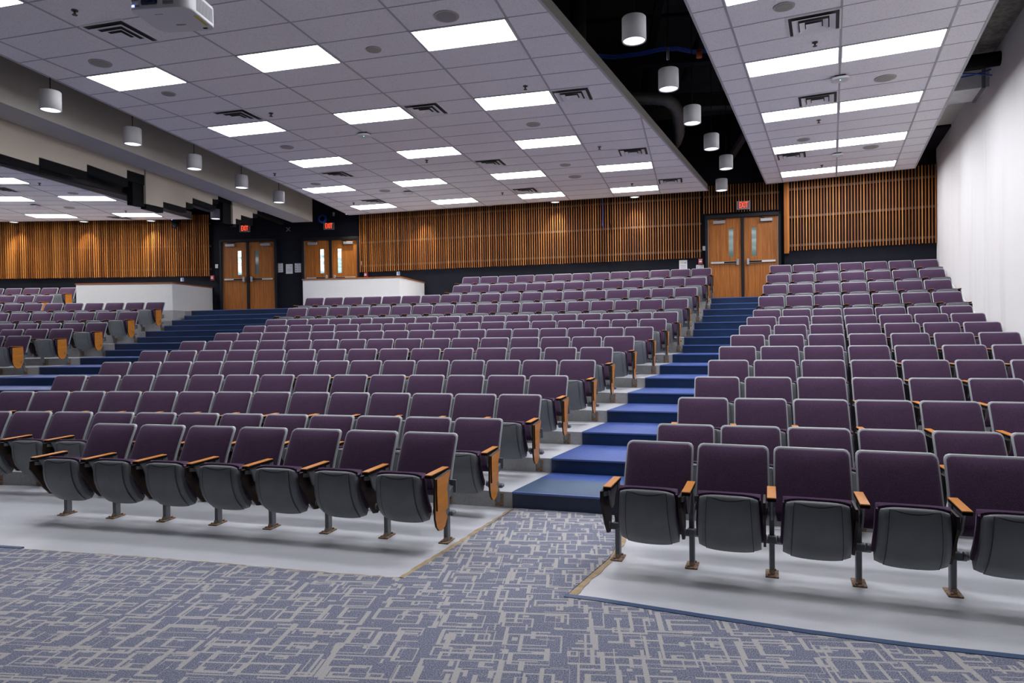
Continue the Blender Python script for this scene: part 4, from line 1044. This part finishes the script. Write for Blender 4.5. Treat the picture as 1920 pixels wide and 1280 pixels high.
PXMR = {2: (942.3, 784), 3: (1013.9, 740.3), 4: (1065.6, 704), 5: (1116, 674.8), 6: (1149.9, 650.3), 7: (1188.9, 630.1), 8: (1223.5, 612.3), 9: (1248.7, 596.8), 10: (1270, 586.4), 11: (1289.7, 562.5), 12: (1306.3, 540.7), 13: (1322.6, 521.5), 14: (1333, 503.2)}
PXLR = {8: (59.3, 629.6), 9: (137.8, 616.7), 10: (202.7, 605), 11: (261, 585.4), 12: (309.8, 567.7), 13: (101.8, 555), 14: (144, 538)}
NM = {3: 14, 4: 14, 5: 15, 6: 15, 7: 16, 8: 17, 9: 17, 10: 18, 11: 18, 12: 19, 13: 13, 14: 13}
for k in range(2, 15):
    z = Pz(k - 2)
    rw = rowsR[k]; a = tpos(rw, *PXRL[k])
    n = {2: 6, 3: 6}.get(k, 7)
    AN = {2: (6, 1895, 816), 3: (6, 1851, 752), 4: (6, 1814, 708), 5: (7, 1893, 673.5), 6: (7, 1858, 644)}
    if k in AN: q_, u_, v_ = AN[k]; b = a + (tpos(rw, u_, v_) - a) / (q_ - 1) * n - .055
    else: b = tpos(rw, *PXRR[k])
    add_row('right', k, rw, a, b, n, z, endk=None if n < 7 else 'end_wall')
    rw = rowsM[k]; b = tpos(rw, *PXMR[k])
    if k == 2: n = 13; a = b - (b - tpos(rw, 28.5, 768.4) + .055) / 11 * 13 + .055
    else: n = NM[k]; a = tpos(rw, *PXML[k])
    add_row('centre', k, rw, a, b, n, z, endk='end')
    if k >= 8:
        rw = rowsL[k]; b = tpos(rw, *PXLR[k]); n = {8: 3, 9: 5, 10: 6, 11: 8, 12: 10, 13: 4, 14: 5}[k]; a = b - n * .56 + .055
        add_row('left', k, rw, a, b, n, z, order='aisle', endk='end_plain')
# front rows stand on legs
fa = atz(1160, 1045.2, 0).xy; fb = atz(1786.7, 1111.3, 0).xy; d = (fb - fa).normalized(); nn = perp(d); g_ = (fb - fa).length / 4
rw = Row(fa + nn * BT, fa + d * g_ * 5 + nn * BT); add_row('right', 1, rw, .0275, g_ * 5 - .0275, 5, 0, base='floor')
fa = atz(124.3, 962.5, 0).xy; fm = atz(410.5, 980.7, 0).xy; fb = atz(843.2, 1014.3, 0).xy; d = (fb - fa).normalized(); nn = perp(d); L = (fb - fa).length
tm = (fm - fa).dot(d); sag = (fm - fa).dot(nn); rho = tm * (L - tm) / (2 * max(sag, .02))
rw = Row(fa + nn * BT, fb + nn * BT, max(rho, 25)); add_row('centre', 1, rw, .0275, L - .0275, 7, 0, base='floor', endk='end')
SEATS.sort(key=lambda s: s[0])
print('SEATS', len(SEATS))
LIM = 300
for s in SEATS[:LIM]: place(s[1], s[2], s[3], s[4], s[5], s[6])
# the smallest, farthest ones: one object
rest = SEATS[LIM:]
if rest:
    bm = bmesh.new(); mats = []
    cache = {}
    for s in rest:
        for c, gs in KIDS[s[1]]:
            for ob in [c] + gs:
                me = ob.data; T = Matrix.Translation((s[2].x, s[2].y, s[4])) @ Matrix.Rotation(s[3], 4, 'Z')
                tmp = me.copy(); tmp.transform(T); idx = []
                for mt in tmp.materials:
                    if mt not in mats: mats.append(mt)
                    idx.append(mats.index(mt))
                mi = [0] * len(tmp.polygons); tmp.polygons.foreach_get('material_index', mi)
                tmp.polygons.foreach_set('material_index', [idx[q] for q in mi]); bm.from_mesh(tmp); bpy.data.meshes.remove(tmp)
    me = bpy.data.meshes.new('distant_seats'); bm.to_mesh(me); bm.free()
    for mt in mats: me.materials.append(mt)
    o = bpy.data.objects.new('distant_seats', me); COL.objects.link(o); tag(o, 'smallest purple seats of the farthest back rows', 'seats', kind='stuff')
for k, r in PROTO.items():
    if k not in used:
        for c, gs in KIDS[k]:
            for g_ in gs: bpy.data.objects.remove(g_)
            bpy.data.objects.remove(c)
        bpy.data.objects.remove(r)
# armrest at the left end of aisle-side rows is each first seat's own; row lengths end at the wall on the right
# black stringer along the white wall
mb = MB()
for j in range(1, 12):
    E0, E1 = TI[j][5], TI[j + 1][5]
    a = W_R1 - dW * ((W_R1 - E0).dot(dW)); b = W_R1 - dW * ((W_R1 - E1).dot(dW))
    n_ = nW * .03
    mb.add([(a.x, a.y, Pz(j)), (b.x, b.y, Pz(j + 1)), (b.x, b.y, Pz(j + 1) + .30), (a.x, a.y, Pz(j) + .30)] + [(a.x + n_.x, a.y + n_.y, Pz(j)), (b.x + n_.x, b.y + n_.y, Pz(j + 1)), (b.x + n_.x, b.y + n_.y, Pz(j + 1) + .30), (a.x + n_.x, a.y + n_.y, Pz(j) + .30)],
           [(0, 1, 2, 3), (7, 6, 5, 4), (0, 4, 5, 1), (3, 2, 6, 7), (0, 3, 7, 4), (1, 5, 6, 2)], MT['boothwhite'])
o = mb.build('baseboard_right'); struct(o)
